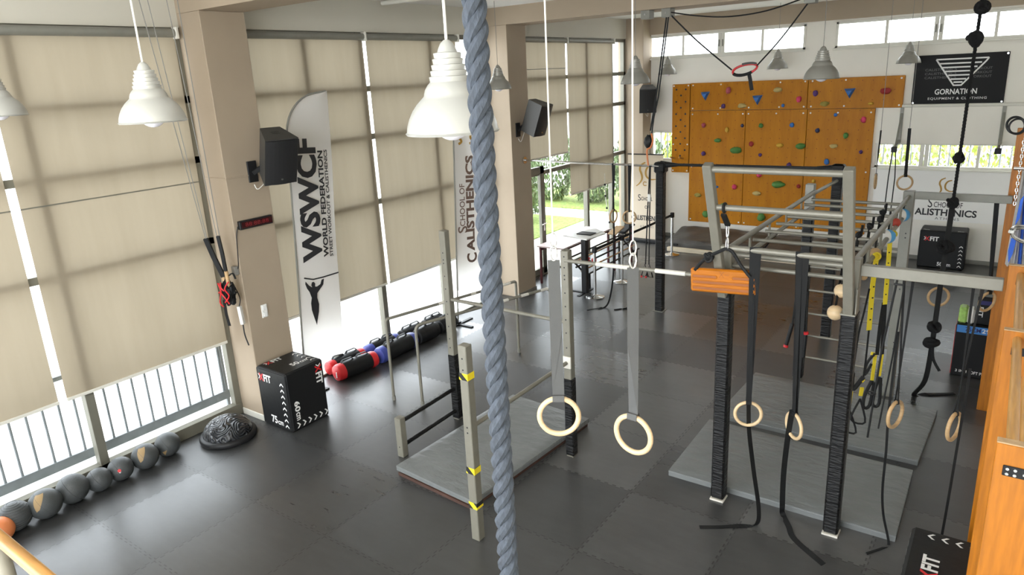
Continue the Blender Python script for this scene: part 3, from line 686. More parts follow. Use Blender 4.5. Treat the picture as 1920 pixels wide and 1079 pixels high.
# mats
def floor_mat(label, corners, z0, z1, m=M_MAT, group='grey gym mats', under=False):
    cx = sum(c[0] for c in corners) / 4; cy = sum(c[1] for c in corners) / 4
    rnd = random.Random(int(cx * 100)); n = 26; k = 16; vs = []; fs = []
    def P(u, v, z, ins=0):
        a = lerp((*corners[0], 0), (*corners[1], 0), u); b = lerp((*corners[3], 0), (*corners[2], 0), u)
        p = lerp(a, b, v); c = V((cx, cy, 0)); p = p + (c - p).normalized() * ins if ins else p
        return V((p.x, p.y, z))
    for j in range(k + 1):
        for i in range(n + 1):
            u, v = i / n, j / k; e = min(u, 1 - u) * 2, min(v, 1 - v) * 1
            edge = min(min(u, 1 - u) * n, min(v, 1 - v) * k)
            z = z1 - (0.012 if edge == 0 else 0) + (0.004 * noise.noise(V((cx + u * 7, cy + v * 9, 1.7))) if edge > 0 else 0)
            vs.append(P(u, v, z))
    W = n + 1
    fs = [(j * W + i, j * W + i + 1, (j + 1) * W + i + 1, (j + 1) * W + i) for j in range(k) for i in range(n)]
    ring = [i for i in range(W)] + [j * W + n for j in range(1, k + 1)] + [k * W + i for i in range(n - 1, -1, -1)] + [j * W for j in range(k - 1, 0, -1)]
    b0 = len(vs)
    for i in ring: p = vs[i]; vs.append(V((p.x, p.y, z0)))
    N = len(ring)
    fs += [(ring[i], b0 + i, b0 + (i + 1) % N, ring[(i + 1) % N]) for i in range(N)]
    fs.append(tuple(b0 + i for i in range(N)))
    t = thing('gym_mat', label, 'mat', (cx, cy, z0), group)
    part('mat_cover', MB().add(vs, fs), m, t, smooth=True)
    part('side_seam', MB().tube([vs[i] + V((0, 0, -0.012)) for i in ring], 0.004, n=6, closed=True), m, t, smooth=True)
    return t
M1 = [(-4.81, 4.38), (-3.74, 4.30), (-3.60, 6.26), (-4.72, 6.34)]
floor_mat('thin dark mat with a red-brown edge lying under the small grey mat', [(x + (0.02 if x < -4 else -0.02), y) for x, y in M1], 0.0, 0.045, M_MATUNDER, None)
floor_mat('grey vinyl mat lying between the posts of the pull-up rig', M1, 0.05, 0.115)
floor_mat('grey vinyl mat in front, under the leaning bar frame', [(-2.43, 5.78), (-0.43, 5.80), (-0.44, 6.97), (-2.46, 7.00)], 0.0, 0.07)
floor_mat('grey vinyl mat under the middle of the overhead ladder, behind the front one', [(-2.43, 7.17), (-0.42, 7.18), (-0.37, 8.45), (-2.40, 8.50)], 0.0, 0.07)

# ------------------------------------------------------------------ overhead-ladder rig
t = thing('monkey_bar_rig', 'grey steel overhead-ladder rig on black-wrapped posts with a leaning bar frame', 'exercise rig', (-1.4, 7.1, 0))
XA, XB, Y0, Y1 = -1.88, -0.90, 5.66, 8.71
PW = 0.10
pa = part('post', MB().box((XA - PW / 2, Y0 - PW / 2, 0), (XA + PW / 2, Y0 + PW / 2, 2.40), 0.006), M_STEEL, t)
part('tape_wrap', MB().box((XA - 0.06, Y0 - 0.06, 0.02), (XA + 0.06, Y0 + 0.06, 2.06), 0.016), M_TAPE, pa, label='black tape wound round the post')
pb_ = part('post', MB().box((XB - PW / 2, Y0 - PW / 2, 0), (XB + PW / 2, Y0 + PW / 2, 2.44), 0.006), M_STEEL, t)
part('tape_wrap', MB().box((XB - 0.06, Y0 - 0.06, 0.02), (XB + 0.06, Y0 + 0.06, 2.02), 0.016), M_TAPE, pb_, label='black tape wound round the post')
for x in (XA, XB): part('base_plate', MB().box((x - 0.064, Y0 - 0.066, 0), (x + 0.064, Y0 + 0.066, 0.018), 0.003), M_TAPEW, t)
XC = -1.93
pc = part('post', MB().box((XC - 0.05, Y1 - 0.05, 0), (XC + 0.05, Y1 + 0.05, 2.50), 0.006), M_GREYSTEEL, t)
part('tape_wrap', MB().box((XC - 0.058, Y1 - 0.058, 0.02), (XC + 0.058, Y1 + 0.058, 2.08), 0.014), M_TAPE, pc, label='black tape wound round the post')
pd = part('post', MB().box((XB - 0.055, Y1 - 0.05, 0), (XB + 0.055, Y1 + 0.05, 2.47), 0.006), M_GREYSTEEL, t)
for z in (0.45, 0.62, 0.70, 1.35, 1.95, 2.0):
    part('bolt_hole', MB().cyl((XB + 0.01, Y1 - 0.052, z), (XB + 0.01, Y1 - 0.046, z), 0.008, n=10), M_TEXTBLK, pd)
# two side trusses
for x, y_end in ((XA, Y1), (XB, Y1)):
    part('top_rail', MB().cyl((x, Y0, 2.41), (x, y_end, 2.41), 0.024), M_STEEL, t, smooth=True)
    part('bottom_rail', MB().cyl((x, Y0 + 0.05, 2.24), (x, y_end, 2.24), 0.021), M_STEEL, t, smooth=True)
    mb = MB()
    for k in range(1, 5): y = Y0 + (Y1 - Y0) * k / 5; mb.cyl((x, y, 2.24), (x, y, 2.41), 0.012, n=8)
    part('truss_spacers', mb, M_STEEL, t, smooth=True)
for y in (5.98, 6.36, 6.74, 7.12, 7.50, 7.86, 8.22, 8.56):
    part('rung', MB().cyl((XA, y, 2.34), (XB, y, 2.34), 0.017), M_STEEL, t, smooth=True)
part('crossbar', MB().cyl((XA, Y0, 2.37), (XB, Y0, 2.37), 0.022), M_STEEL, t, smooth=True)
part('crossbar', MB().cyl((XA, Y0, 2.27), (XB, Y0, 2.27), 0.018), M_STEEL, t, smooth=True)
# leaning frame towards the gallery
L0, L1 = (5.58, 2.02), (5.13, 3.19)
def LP(x, s): return V((x, L0[0] + (L1[0] - L0[0]) * s, L0[1] + (L1[1] - L0[1]) * s))
lf = part('leaning_upright', MB().beam(LP(XA, 0), LP(XA, 1.0), 0.07, 0.07, 0.005, up=(1, 0, 0)), M_STEEL, t)
lf2 = part('leaning_upright', MB().beam(LP(XB, 0), LP(XB, 1.0), 0.07, 0.07, 0.005, up=(1, 0, 0)), M_STEEL, t)
for s_, r_ in ((0.965, 0.024), (0.70, 0.024), (0.40, 0.024)):
    part('frame_bar', MB().cyl(LP(XA, s_), LP(XB, s_), r_), M_STEEL, lf, smooth=True)
part('foot_plate', MB().box((XB - 0.055, Y0 - 0.12, 2.005), (XB + 0.055, Y0 + 0.05, 2.02), 0.003).box((XB + 0.045, Y0 - 0.1, 2.02), (XB + 0.055, Y0, 2.22), 0.002), M_STEEL, lf)
part('foot_plate', MB().box((XA - 0.05, Y0 - 0.12, 2.05), (XA + 0.05, Y0 + 0.05, 2.065), 0.003), M_STEEL, lf)
# side beams to the wall bars
part('side_beam', MB().box((XB + 0.05, Y0 - 0.03, 2.31), (0.04, Y0 + 0.03, 2.395), 0.004), M_STEEL, t)
part('side_beam', MB().box((XB + 0.05, Y1 - 0.03, 2.385), (0.03, Y1 + 0.03, 2.465), 0.004), M_GREYSTEEL, t)
# ladder between the far posts
for z in (0.31, 0.60, 0.89, 1.19, 1.49, 1.80):
    part('ladder_rung', MB().cyl((XC, Y1, z), (XB, Y1, z), 0.015), M_STEEL, t, smooth=True)
# tall black posts with the high bar beyond
PLX, PRX, PY = -4.55, -1.95, 10.35
t2 = thing('high_bar', 'two tall black-wrapped posts with a high horizontal bar, in front of the climbing board', 'exercise bar', (-3.25, PY, 0))
for x, h in ((PLX, 2.48), (PRX, 2.52)):
    p_ = part('post', MB().box((x - 0.065, PY - 0.06, 0), (x + 0.065, PY + 0.06, h), 0.01), M_TAPE, t2)
    part('padded_head', MB().box((x - 0.095, PY - 0.085, h - 0.17), (x + 0.095, PY + 0.085, h), 0.025) if x == PLX else MB().box((x - 0.085, PY - 0.07, h - 0.1), (x + 0.085, PY + 0.07, h), 0.02), M_TAPE, p_, smooth=True)
    part('base_plate', MB().box((x - 0.09, PY - 0.09, 0), (x + 0.09, PY + 0.09, 0.01), 0.003), M_GREYSTEEL, p_)
part('bar', MB().cyl((PLX, PY, 2.44), (PRX, PY, 2.46), 0.022), M_BLACK, t2, smooth=True)
part('bar_sleeve', MB().cyl((PLX, PY, 2.44), (PLX + 0.28, PY, 2.44), 0.06, 0.024), M_TAPE, t2, smooth=True)
part('bar_sleeve', MB().cyl((PRX - 0.28, PY, 2.46), (PRX, PY, 2.46), 0.024, 0.06), M_TAPE, t2, smooth=True)
part('link_pipe', MB().cyl((XC, Y1, 2.36), (PRX, PY, 2.30), 0.022), M_STEEL, t2, smooth=True)
solo('wall_mounted_bar', MB().cyl((-7.08, 10.2, 2.46), (PLX, 10.28, 2.42), 0.017).cyl((-7.085, 10.2, 2.46), (-7.05, 10.2, 2.46), 0.06), M_CHROME, 'thin chrome bar running from the second pillar to the black-wrapped post', 'exercise bar', (-7.08, 10.2, 2.46), smooth=True)

# ------------------------------------------------------------------ gymnastic rings
RG = 'gymnastic rings on straps'
def ring(label, c, face, R=0.105, r=0.0145, m=M_RING, strap=None, web=M_WEB, w=0.028, cord=None, tail=None, carab=False, group=RG, wdir=None, twin=0.0):
    """ring at c; face = horizontal direction of its axis; strap = top point"""
    c = V(c); t = thing('gymnastic_ring', label, 'gymnastic ring', tuple(c), group)
    fx = V((face[0], face[1], face[2] if len(face) > 2 else 0)).normalized()
    part('ring', MB().torus(c, fx, R, r), m, t, smooth=True)
    rr, uu = frame(fx)
    top = c + uu * R
    wd = V(wdir) if wdir else rr
    lo = MB().ribbon([top + fx * 0.018 - uu * 0.012, top + uu * 0.02 + fx * 0.014, top + uu * 0.02 - fx * 0.014, top - fx * 0.018 - uu * 0.012, top - uu * 0.02, top + fx * 0.018 - uu * 0.012], rr, w, 0.003)
    if strap is not None:
        s = V(strap)
        if twin:
            for k in (-1, 1): lo.ribbon([top + uu * 0.015 + fx * 0.01 * k, s + V((0.0, 0.0, 0)) + wd.normalized() * twin * k], [rr, wd], w, 0.003)
        else: lo.ribbon([top + uu * 0.015, lerp(top, s, 0.5), s], [rr, wd, wd], w, 0.004)
        part('strap', lo, web, t)
        if carab:
            mb = MB(); pts = [s + V((wd.x * 0.017 * math.cos(a), wd.y * 0.017 * math.cos(a), 0.035 + 0.038 * math.sin(a))) for a in [2 * PI * i / 16 for i in range(16)]]
            mb.tube(pts, 0.0055, n=8, closed=True)
            pts = [p + V((0, 0, 0.066)) for p in pts]; mb.tube(pts, 0.0045, n=8, closed=True)
            part('carabiner', mb, M_CHROME, t, smooth=True)
            if cord is not None: part('cord', MB().cyl(s + V((0, 0, 0.135)), cord, 0.0042, n=8), M_CORDW if carab == 'w' else M_CORDG, t)
        elif cord is not None: part('cord', MB().cyl(s, cord, 0.004, n=6), M_CORDG, t)
    if tail: part('strap_tail', MB().ribbon(smooth_path(tail[0], 6), tail[1], w * 0.95, 0.003), web, t)
    return t
CAMD = V((-0.59, 0.8, 0))
ring('pale wooden ring on wide grey strap beside the thick blue-grey rope', (-1.83, 2.86, 2.13), (-0.50, 0.85, 0.0), strap=(-1.83, 2.86, 3.0), web=M_GREYWEB, w=0.062, cord=(-1.83, 2.86, 5.0), carab='w', wdir=(0.8, 0.5, 0))
ring('pale wooden ring on wide grey strap, second from the thick rope, over bare floor', (-1.49, 3.06, 2.02), (0.08, 1.0, 0.0), strap=(-1.49, 3.06, 2.95), web=M_GREYWEB, w=0.058, cord=(-1.49, 3.06, 5.0), carab='w', wdir=(0.8, 0.5, 0))
yb = LP(0, 0.40)
ring('wooden ring on grey strap hung from the leaning frame, facing the gallery', (-1.57, yb.y, 1.07), (-0.35, 0.9, 0.0), m=M_RING, strap=(-1.57, yb.y - 0.01, yb.z + 0.03), web=M_WEB, w=0.045, wdir=(0.9, 0.3, 0), twin=0.022,
     tail=([(-1.57, yb.y, 1.16), (-1.56, yb.y + 0.02, 0.9), (-1.53, 5.5, 0.5), (-1.46, 5.48, 0.12), (-1.47, 5.42, 0.012), (-1.60, 5.33, 0.008), (-1.72, 5.24, 0.006), (-1.87, 5.15, 0.005)], [(0.5, 0.8, 0)] * 43))
ring('wooden ring on grey strap hung from the leaning frame, seen nearly edge-on', (-1.20, yb.y, 1.06), (0.70, 0.72, 0.0), m=M_RING, strap=(-1.22, yb.y - 0.01, yb.z + 0.03), web=M_WEB, w=0.05, wdir=(0.9, 0.3, 0), twin=0.024,
     tail=([(-1.22, yb.y, 1.2), (-1.25, yb.y + 0.03, 0.9), (-1.29, 5.55, 0.5), (-1.30, 5.62, 0.15), (-1.31, 5.70, 0.012), (-1.22, 5.55, 0.01), (-1.13, 5.40, 0.006), (-0.86, 5.20, 0.005)], [(0.7, 0.5, 0.2)] * 43))
ring('tan wooden ring hung from the near side beam, above the mats', (-0.52, Y0, 1.22), (-0.98, 0.35, 0), m=M_RINGTAN, strap=(-0.53, Y0, 2.33), w=0.02, wdir=(1, 0.3, 0), twin=0.03,
     tail=([(-0.56, Y0, 1.9), (-0.56, 5.6, 1.3), (-0.55, 5.62, 0.9), (-0.55, 5.66, 0.55), (-0.53, 5.72, 0.28), (-0.47, 5.74, 0.012), (-0.50, 5.66, 0.008), (-0.60, 5.52, 0.006)], [(0.9, 0.4, 0)] * 43))
ring('tan wooden ring hung from the near side beam, second along, over dark floor', (-0.13, Y0, 1.22), (-0.97, 0.33, 0), m=M_RINGTAN, strap=(-0.10, Y0, 2.33), w=0.02, wdir=(1, 0.3, 0), twin=0.03,
     tail=([(-0.08, Y0, 1.7), (-0.09, 5.66, 1.2), (-0.10, 5.7, 0.7), (-0.11, 5.72, 0.3), (-0.12, 5.75, 0.02)], [(0.9, 0.4, 0)] * 25))
ring('tan wooden ring on black strap from the far side beam, beside the knotted rope', (-0.51, Y1, 1.30), (-0.45, 0.9, 0), m=M_RINGTAN, strap=(-0.49, Y1, 2.40), w=0.038, wdir=(1, 0.2, 0))
ring('tan wooden ring on black strap, in front of the boxes stacked at the wall bars', (-0.06, Y1, 1.31), (-0.75, 0.6, 0.1), m=M_RINGTAN, strap=(-0.10, Y1, 2.40), w=0.045, wdir=(1, 0.2, 0))
ring('tan wooden ring on black strap in front of the white banner with gold sign', (-1.32, 12.0, 2.05), (-0.35, 0.9, 0), m=M_RINGTAN, R=0.105, strap=(-1.33, 12.0, 2.86), cord=(-1.33, 12.0, 5.0), w=0.045, wdir=(1, 0.2, 0))
ring('wooden ring seen edge-on against the edge of the climbing board', (-1.72, 12.0, 2.05), (-0.98, -0.05, 0), m=M_RINGTAN, R=0.105, strap=(-1.71, 12.0, 2.83), cord=(-1.71, 12.0, 5.0), w=0.04, wdir=(0.4, 1, 0))
ring('wooden ring on black strap from the thin chrome bar, the one seen narrow', (-5.34, 10.24, 1.57), (-0.95, 0.1, 0), m=M_RINGTAN, strap=(-5.33, 10.24, 2.45), w=0.03, wdir=(1, 0.5, 0), twin=0.015,
     tail=([(-5.33, 10.24, 1.46), (-5.33, 10.22, 1.0), (-5.34, 10.2, 0.5), (-5.40, 10.18, 0.12), (-5.42, 10.05, 0.012), (-5.50, 9.95, 0.012), (-5.62, 9.78, 0.006)], [(0.7, 0.7, 0)] * 37))
ring('wooden ring on black strap from the thin chrome bar, the one seen round', (-5.06, 10.26, 1.57), (-0.5, 0.85, 0), m=M_RINGTAN, strap=(-5.05, 10.26, 2.45), w=0.03, wdir=(1, 0.5, 0), twin=0.015,
     tail=([(-5.05, 10.26, 1.46), (-5.05, 10.25, 1.0), (-5.05, 10.22, 0.4), (-5.05, 10.2, 0.08), (-5.07, 10.17, 0.012), (-5.12, 10.11, 0.012), (-5.22, 10.00, 0.006)], [(0.7, 0.7, 0)] * 37))
# thick near rope
def strand_rope(p, q, R, r, lay, k=3, n=8, seg=26):
    p, q = V(p), V(q); L = (q - p).length; N = int(L / lay * seg); mb = MB(); d = (q - p).normalized(); a, b = frame(d)
    for s_ in range(k):
        pts = []
        for i in range(N + 1):
            th = 2 * PI * (i / seg + s_ / k); pts.append(p + d * (L * i / N) + (a * math.cos(th) + b * math.sin(th)) * R)
        mb.tube(pts, r, n=n)
    return mb
t = thing('climbing_rope', 'thick blue-grey twisted climbing rope hanging close to the gallery', 'rope', (-0.99, 1.265, 1.6))
part('rope_strands', strand_rope((-0.99, 1.265, 5.0), (-0.99, 1.265, 1.6), 0.0138, 0.0150, 0.135), M_NAVYR, t, smooth=True)
part('ceiling_hook', MB().cyl((-0.99, 1.265, 4.9), (-0.99, 1.265, 5.0), 0.03), M_CHROME, t)
# knotted black rope
RX, RY = -0.47, 8.42
t = thing('knotted_rope', 'long black climbing rope with bulky knots hanging in front of the black banner', 'rope', (RX, RY, 0.6))
part('rope_strands', strand_rope((RX + 0.04, RY, 5.0), (RX, RY, 2.35), 0.008, 0.0092, 0.10, seg=14), M_BLKROPE, t, smooth=True)
part('rope_tail', MB().ribbon(smooth_path([(RX, RY, 2.36), (RX - 0.01, RY, 1.9), (RX - 0.02, RY, 1.4), (RX - 0.03, RY + 0.02, 0.75), (RX - 0.06, RY + 0.1, 0.35), (RX - 0.17, 8.82, 0.02), (RX - 0.02, 8.95, 0.012), (-0.25, 9.11, 0.008)], 5), (1, 0.3, 0), 0.05, 0.012), M_WEB, t)
part('rope_tail', MB().ribbon(smooth_path([(RX - 0.02, RY, 0.82), (RX, RY + 0.02, 0.66), (RX + 0.07, RY + 0.05, 0.52)], 5), (1, 0.3, 0), 0.03, 0.01), M_WEB, t)
def knot(c, r, seed):
    rnd = random.Random(seed); mb = MB()
    for _ in range(4):
        ax = V((rnd.gauss(0, 1), rnd.gauss(0, 1), rnd.gauss(0, 0.6))).normalized(); o = V(c) + V((rnd.uniform(-1, 1), rnd.uniform(-1, 1), rnd.uniform(-1, 1))) * r * 0.25
        mb.torus(o, ax, r * 0.55, r * 0.36, n=14, m=8)
    return mb
for i, (z, r, dx) in enumerate(((4.30, 0.075, 0.03), (4.02, 0.088, 0.02), (2.88, 0.065, 0.0), (2.42, 0.06, 0.0), (1.93, 0.085, -0.01), (1.05, 0.075, -0.02), (0.85, 0.08, -0.03))):
    part('knot', knot((RX + dx, RY, z), r, i), M_BLKROPE, t, smooth=True)

# ------------------------------------------------------------------ climbing board
YC = YB - 0.08
def cw(x, y): # helper for hold heights measured on the board
    return x, y
t = thing('climbing_wall', 'orange plywood climbing board with coloured holds on the back wall', 'climbing wall', (-4.2, YB, 0.42))
def panel(x0, x1, z0, z1, y=YC, name='plywood_panel'):
    return part(name, MB().box((x0 + 0.004, y, z0 + 0.004), (x1 - 0.004, YB, z1 - 0.004), 0.006), M_PLY, t)
PX = [-6.09, -4.84, -3.58, -2.33]
for i in range(3): panel(PX[i], PX[i + 1], 0.42, 2.95)
panel(-6.09, -3.60, 2.95, 3.55); panel(-3.60, -1.87, 2.95, 3.55)
panel(-6.52, -6.10, 1.55, 3.54, name='peg_panel')
mbh = MB()
for k in range(6):
    for x in ((-6.42, -6.2), (-6.31,))[0] : mbh.cyl((x, YC - 0.002, 3.42 - k * 0.27), (x, YC + 0.002, 3.42 - k * 0.27), 0.022, n=10)
    mbh.cyl((-6.31, YC - 0.002, 3.29 - k * 0.27), (-6.31, YC + 0.002, 3.29 - k * 0.27), 0.022, n=10)
part('peg_holes', mbh, M_TEXTBLK, t)
for x in (-6.45, -6.24): part('peg', MB().cyl((x, YC, 1.88), (x - 0.03, YC - 0.16, 1.92), 0.019), M_DOWEL, t, smooth=True)
C1 = lambda x, y: (1200 + x / 2.5694, y / 2.5694)
HOLDS = [(-5.75,3.27,'blue',0.174,'t'), (-5.23,3.37,'rose',0.126,'f'), (-5.33,3.04,'purple',0.1,'r'), (-4.92,3.04,'cream',0.134,'o'), (-4.61,3.16,'blue',0.185,'t'), (-4.19,3.35,'cream',0.129,'o'), (-4.07,3.03,'blue',0.069,'r'), (-3.76,3.15,'pink',0.115,'r'), (-3.45,3.26,'purple',0.113,'f'), (-3.26,3.05,'olive',0.121,'o'), (-5.76,2.63,'rose',0.102,'r'), (-5.23,2.53,'yellow',0.1,'f'), (-4.9,2.62,'navy',0.072,'r'), (-4.5,2.62,'green',0.102,'r'), (-3.87,2.63,'blue',0.099,'r'), (-3.36,2.52,'navy',0.093,'r'), (-5.43,2.3,'green',0.115,'o'), (-5.01,2.09,'green',0.182,'o'), (-4.69,2.23,'red',0.108,'r'), (-4.09,2.21,'yellow',0.11,'o'), (-3.67,2.2,'green',0.147,'o'), (-5.75,2.0,'purple',0.103,'r'), (-4.49,2.0,'purple',0.076,'r'), (-3.88,1.8,'purple',0.105,'r'), (-3.14,1.89,'blue',0.111,'f'), (-4.49,1.57,'pink',0.117,'r'), (-5.43,1.26,'blue',0.07,'o'), (-5.02,1.28,'pink',0.116,'r'), (-4.08,1.38,'green',0.187,'o'), (-4.52,1.16,'cream',0.127,'o'), (-3.66,1.36,'red',0.088,'r'), (-3.37,1.48,'yellow',0.078,'r'), (-5.86,1.05,'olive',0.115,'o'), (-5.23,0.84,'green',0.141,'o'), (-5.66,0.62,'green',0.163,'r'), (-4.4,0.64,'green',0.174,'r'), (-2.82,3.25,'blue',0.176,'t'), (-2.18,3.27,'red',0.143,'o'), (-2.42,3.04,'yellow',0.073,'o'), (-3.04,2.83,'blue',0.071,'r'), (-2.52,2.73,'pink',0.11,'f'), (-2.82,2.42,'green',0.108,'f'), (-3.03,2.21,'cream',0.11,'o'), (-2.52,2.1,'purple',0.074,'r')]
HB = {}
for i, (x, z, c, s, k) in enumerate(HOLDS):
    s *= 1.12; mb = MB(); r = s * 0.5
    if k == 't':
        pts = [(-r, r * 0.8), (r * 1.1, r * 0.9), (r * 0.1, -r * 1.1)]
        mb.add([(x + a, YC, z + b) for a, b in pts] + [(x + a * 0.55, YC - s * 0.45, z + b * 0.5) for a, b in pts], [(0, 2, 1), (3, 4, 5), (0, 1, 4, 3), (1, 2, 5, 4), (2, 0, 3, 5)])
        mb.cyl((x, YC - s * 0.46, z), (x, YC - s * 0.44, z), 0.012)
    else:
        sc = {'o': (1.25, 0.75, 0.72), 'r': (0.85, 0.8, 0.9), 'f': (0.8, 0.8, 1.0)}[k]
        mb.sphere((x, YC - r * 0.25, z), r, n=14, m=9, sc=sc, fn=lambda q, i=i: 1 + 0.22 * noise.noise(q * 1.7 + V((i * 3.1, 0, 0))))
    part('climbing_hold', mb, MATS['hold_' + c], t, smooth=(k != 't'), label={'rose': 'pink', 'cream': 'pale yellow', 'navy': 'dark blue', 'olive': 'olive yellow'}.get(c, c) + ' climbing hold')
    if k != 't': HB.setdefault('b', []).append((x, z, r))
bolts = []
for x in (-6.03, -5.45, -4.9, -4.78, -4.2, -3.66, -3.52, -3.0, -2.4): bolts += [(x, 2.87), (x, 1.7), (x, 0.48)]
for x in (-6.03, -5.4, -4.78, -4.15, -3.66, -3.52, -2.9, -1.93): bolts += [(x, 3.5), (x, 3.0)]
for x in (-6.48, -6.14): bolts += [(x, 3.5), (x, 2.2), (x, 1.6)]
for x, z in bolts: part('bolt', MB().cyl((x, YC - 0.006, z), (x, YC + 0.003, z), 0.017, n=10), M_WHITEPL, t)

# ------------------------------------------------------------------ banners on the back wall
RT, UP = (1, 0, 0), (0, 0, 1)
def swoosh_logo(mb, ox, oz, y, s):
    a = [(0.10 * s + 0.0, 0.98 * s), (-0.10 * s, 0.86 * s), (-0.16 * s, 0.66 * s), (-0.08 * s, 0.45 * s), (-0.06 * s, 0.25 * s), (-0.18 * s, 0.05 * s), (-0.34 * s, -0.08 * s)]
    b = [(0.42 * s, 0.86 * s), (0.22 * s, 0.78 * s), (0.12 * s, 0.58 * s), (0.16 * s, 0.36 * s), (0.36 * s, 0.24 * s), (0.62 * s, 0.26 * s)]
    for pth in (a, b):
        P3 = [V((x, z, 0)) for x, z in pth]; P3 = smooth_path(P3, 5)
        n = len(P3)
        mb.stroke([(p.x, p.y) for p in P3], [0.09 * s * (0.35 + 0.65 * math.sin(PI * min(1, 0.12 + 0.9 * i / n))) for i in range(n)], (ox, y, oz), RT, UP, 0.003)
    P3 = smooth_path([V((0.16 * s, 0.10 * s, 0)), V((0.05 * s, 0.12 * s, 0)), V((0.0, 0.03 * s, 0)), V((0.05 * s, -0.04 * s, 0)), V((0.16 * s, -0.03 * s, 0))], 4)
    mb.stroke([(p.x, p.y) for p in P3], 0.04 * s, (ox, y, oz), RT, UP, 0.003)
    return mb
t = thing('wall_banner', 'wide white vinyl banner with gold sign and dark lettering under the back window', 'banner', (-2.2, YB, 0.8))
part('banner_sheet', MB().box((-2.24, YB - 0.02, 0.80), (0.0, YB - 0.003, 1.76)), M_BANNERW, t)
part('eyelet', MB().torus((-2.15, YB - 0.022, 0.86), (0, 1, 0), 0.016, 0.004, n=12, m=6), M_CHROME, t)
part('logo', swoosh_logo(MB(), -1.06, 1.30, YB - 0.022, 0.34), M_GOLD, t)
part('lettering', MB().text('S', (-1.27, YB - 0.021, 1.055), RT, UP, 0.075, 0.19, 0.0).text('CHOOL OF', (-1.17, YB - 0.021, 1.065), RT, UP, 0.47, 0.105, 0.005)
     .text('C', (-1.62, YB - 0.021, 0.885), RT, UP, 0.12, 0.17, 0.02).text('ALISTHENICS', (-1.48, YB - 0.021, 0.90), RT, UP, 1.02, 0.135, 0.028), M_TEXTBLK, t)
part('lettering', MB().text('ATHENS', (-1.13, YB - 0.021, 0.825), RT, UP, 0.40, 0.05, 0.0, spacing=1.3), M_GREYPRINT, t)
t = thing('wall_banner', 'black vinyl banner with white inverted-triangle emblem high on the back wall', 'banner', (-1.0, YB, 3.0))
part('banner_sheet', MB().box((-1.74, YB - 0.02, 3.0), (-0.29, YB - 0.004, 3.885)), M_BANNERK, t)
lg = MB(); yb_ = YB - 0.022
def seg(pts, w): lg.stroke(pts, w, (-1.03, yb_, 3.0), RT, UP, 0.003)
bw = 0.026
rows = [(0.79, 0.40), (0.725, 0.36), (0.66, 0.27), (0.60, 0.24), (0.535, 0.185), (0.48, 0.155), (0.415, 0.105), (0.36, 0.06)]
seg([(-0.37, 0.80), (0.44, 0.80)], bw); seg([(-0.37, 0.80), (-0.05, 0.33)], bw); seg([(0.44, 0.80), (0.40, 0.74), (0.06, 0.33)], bw); seg([(-0.06, 0.335), (0.07, 0.335)], bw)
for z, h in ((0.725, 0.33), (0.655, 0.27), (0.585, 0.22), (0.515, 0.165), (0.445, 0.12), (0.39, 0.07)): seg([(-h + 0.01, z), (h + 0.01, z)], bw)
part('emblem', lg, M_WHITE, t)
part('lettering', MB().text('GORNATION', (-1.37, YB - 0.021, 3.175), RT, UP, 0.66, 0.10, 0.02).text('EQUIPMENT & CLOTHING', (-1.47, YB - 0.021, 3.075), RT, UP, 0.92, 0.05, 0.004, spacing=1.15), M_WHITE, t)
gp = MB()
for z in (3.46, 3.53, 3.60): gp.text('CALISTHENICS', (-1.56, YB - 0.021, z), RT, UP, 0.50, 0.042, 0.006, lift=0.001).text('WORKOUT', (-0.86, YB - 0.021, z), RT, UP, 0.34, 0.042, 0.006, lift=0.001)
part('faint_lettering', gp, M_GREYPRINT, t)
for x, z in ((-1.71, 3.03), (-0.32, 3.03), (-0.32, 3.855)): part('eyelet', MB().cyl((x, YB - 0.024, z), (x, YB - 0.018, z), 0.016, n=12), M_CHROME, t)
# wall arms beside the banner
for x, lab in ((-1.87, 'grey steel wall arm beside the climbing board, with cords hanging from it'), (-0.26, 'grey steel wall arm at the end of the black banner near the orange upright')):
    t = thing('wall_bracket', lab, 'bracket', (x, YB, 2.2))
    part('upright', MB().beam((x, YB - 0.04, 2.95), (x, YB - 0.04, 2.28), 0.06, 0.06), M_GREYSTEEL, t)
    part('arm', MB().beam((x, YB - 0.04, 2.32), (x, YB - 0.62, 2.24), 0.05, 0.05), M_GREYSTEEL, t)
    part('strut', MB().beam((x, YB - 0.05, 2.85), (x, YB - 0.45, 2.30), 0.03, 0.03), M_GREYSTEEL, t)
    part('clamp', MB().box((x - 0.05, YB - 0.66, 2.17), (x + 0.05, YB - 0.58, 2.27), 0.01), M_BLACK, t)
t = thing('resistance_band', 'pair of thin black cords hanging from the wall arm beside the climbing board', 'resistance cord', (-1.86, 14.9, 1.0))
for k, dx in enumerate((-0.05, 0.06)):
    part('cord', MB().tube([(-1.87 + dx * 0.5, 14.9, 2.2), (-1.87 + dx, 14.88, 1.7), (-1.88 + dx, 14.86, 1.1)], 0.010, n=6), M_WEB, t)
    part('grip', MB().cyl((-1.88 + dx, 14.86, 1.1), (-1.88 + dx, 14.86, 0.97), 0.02), M_BLACK, t)
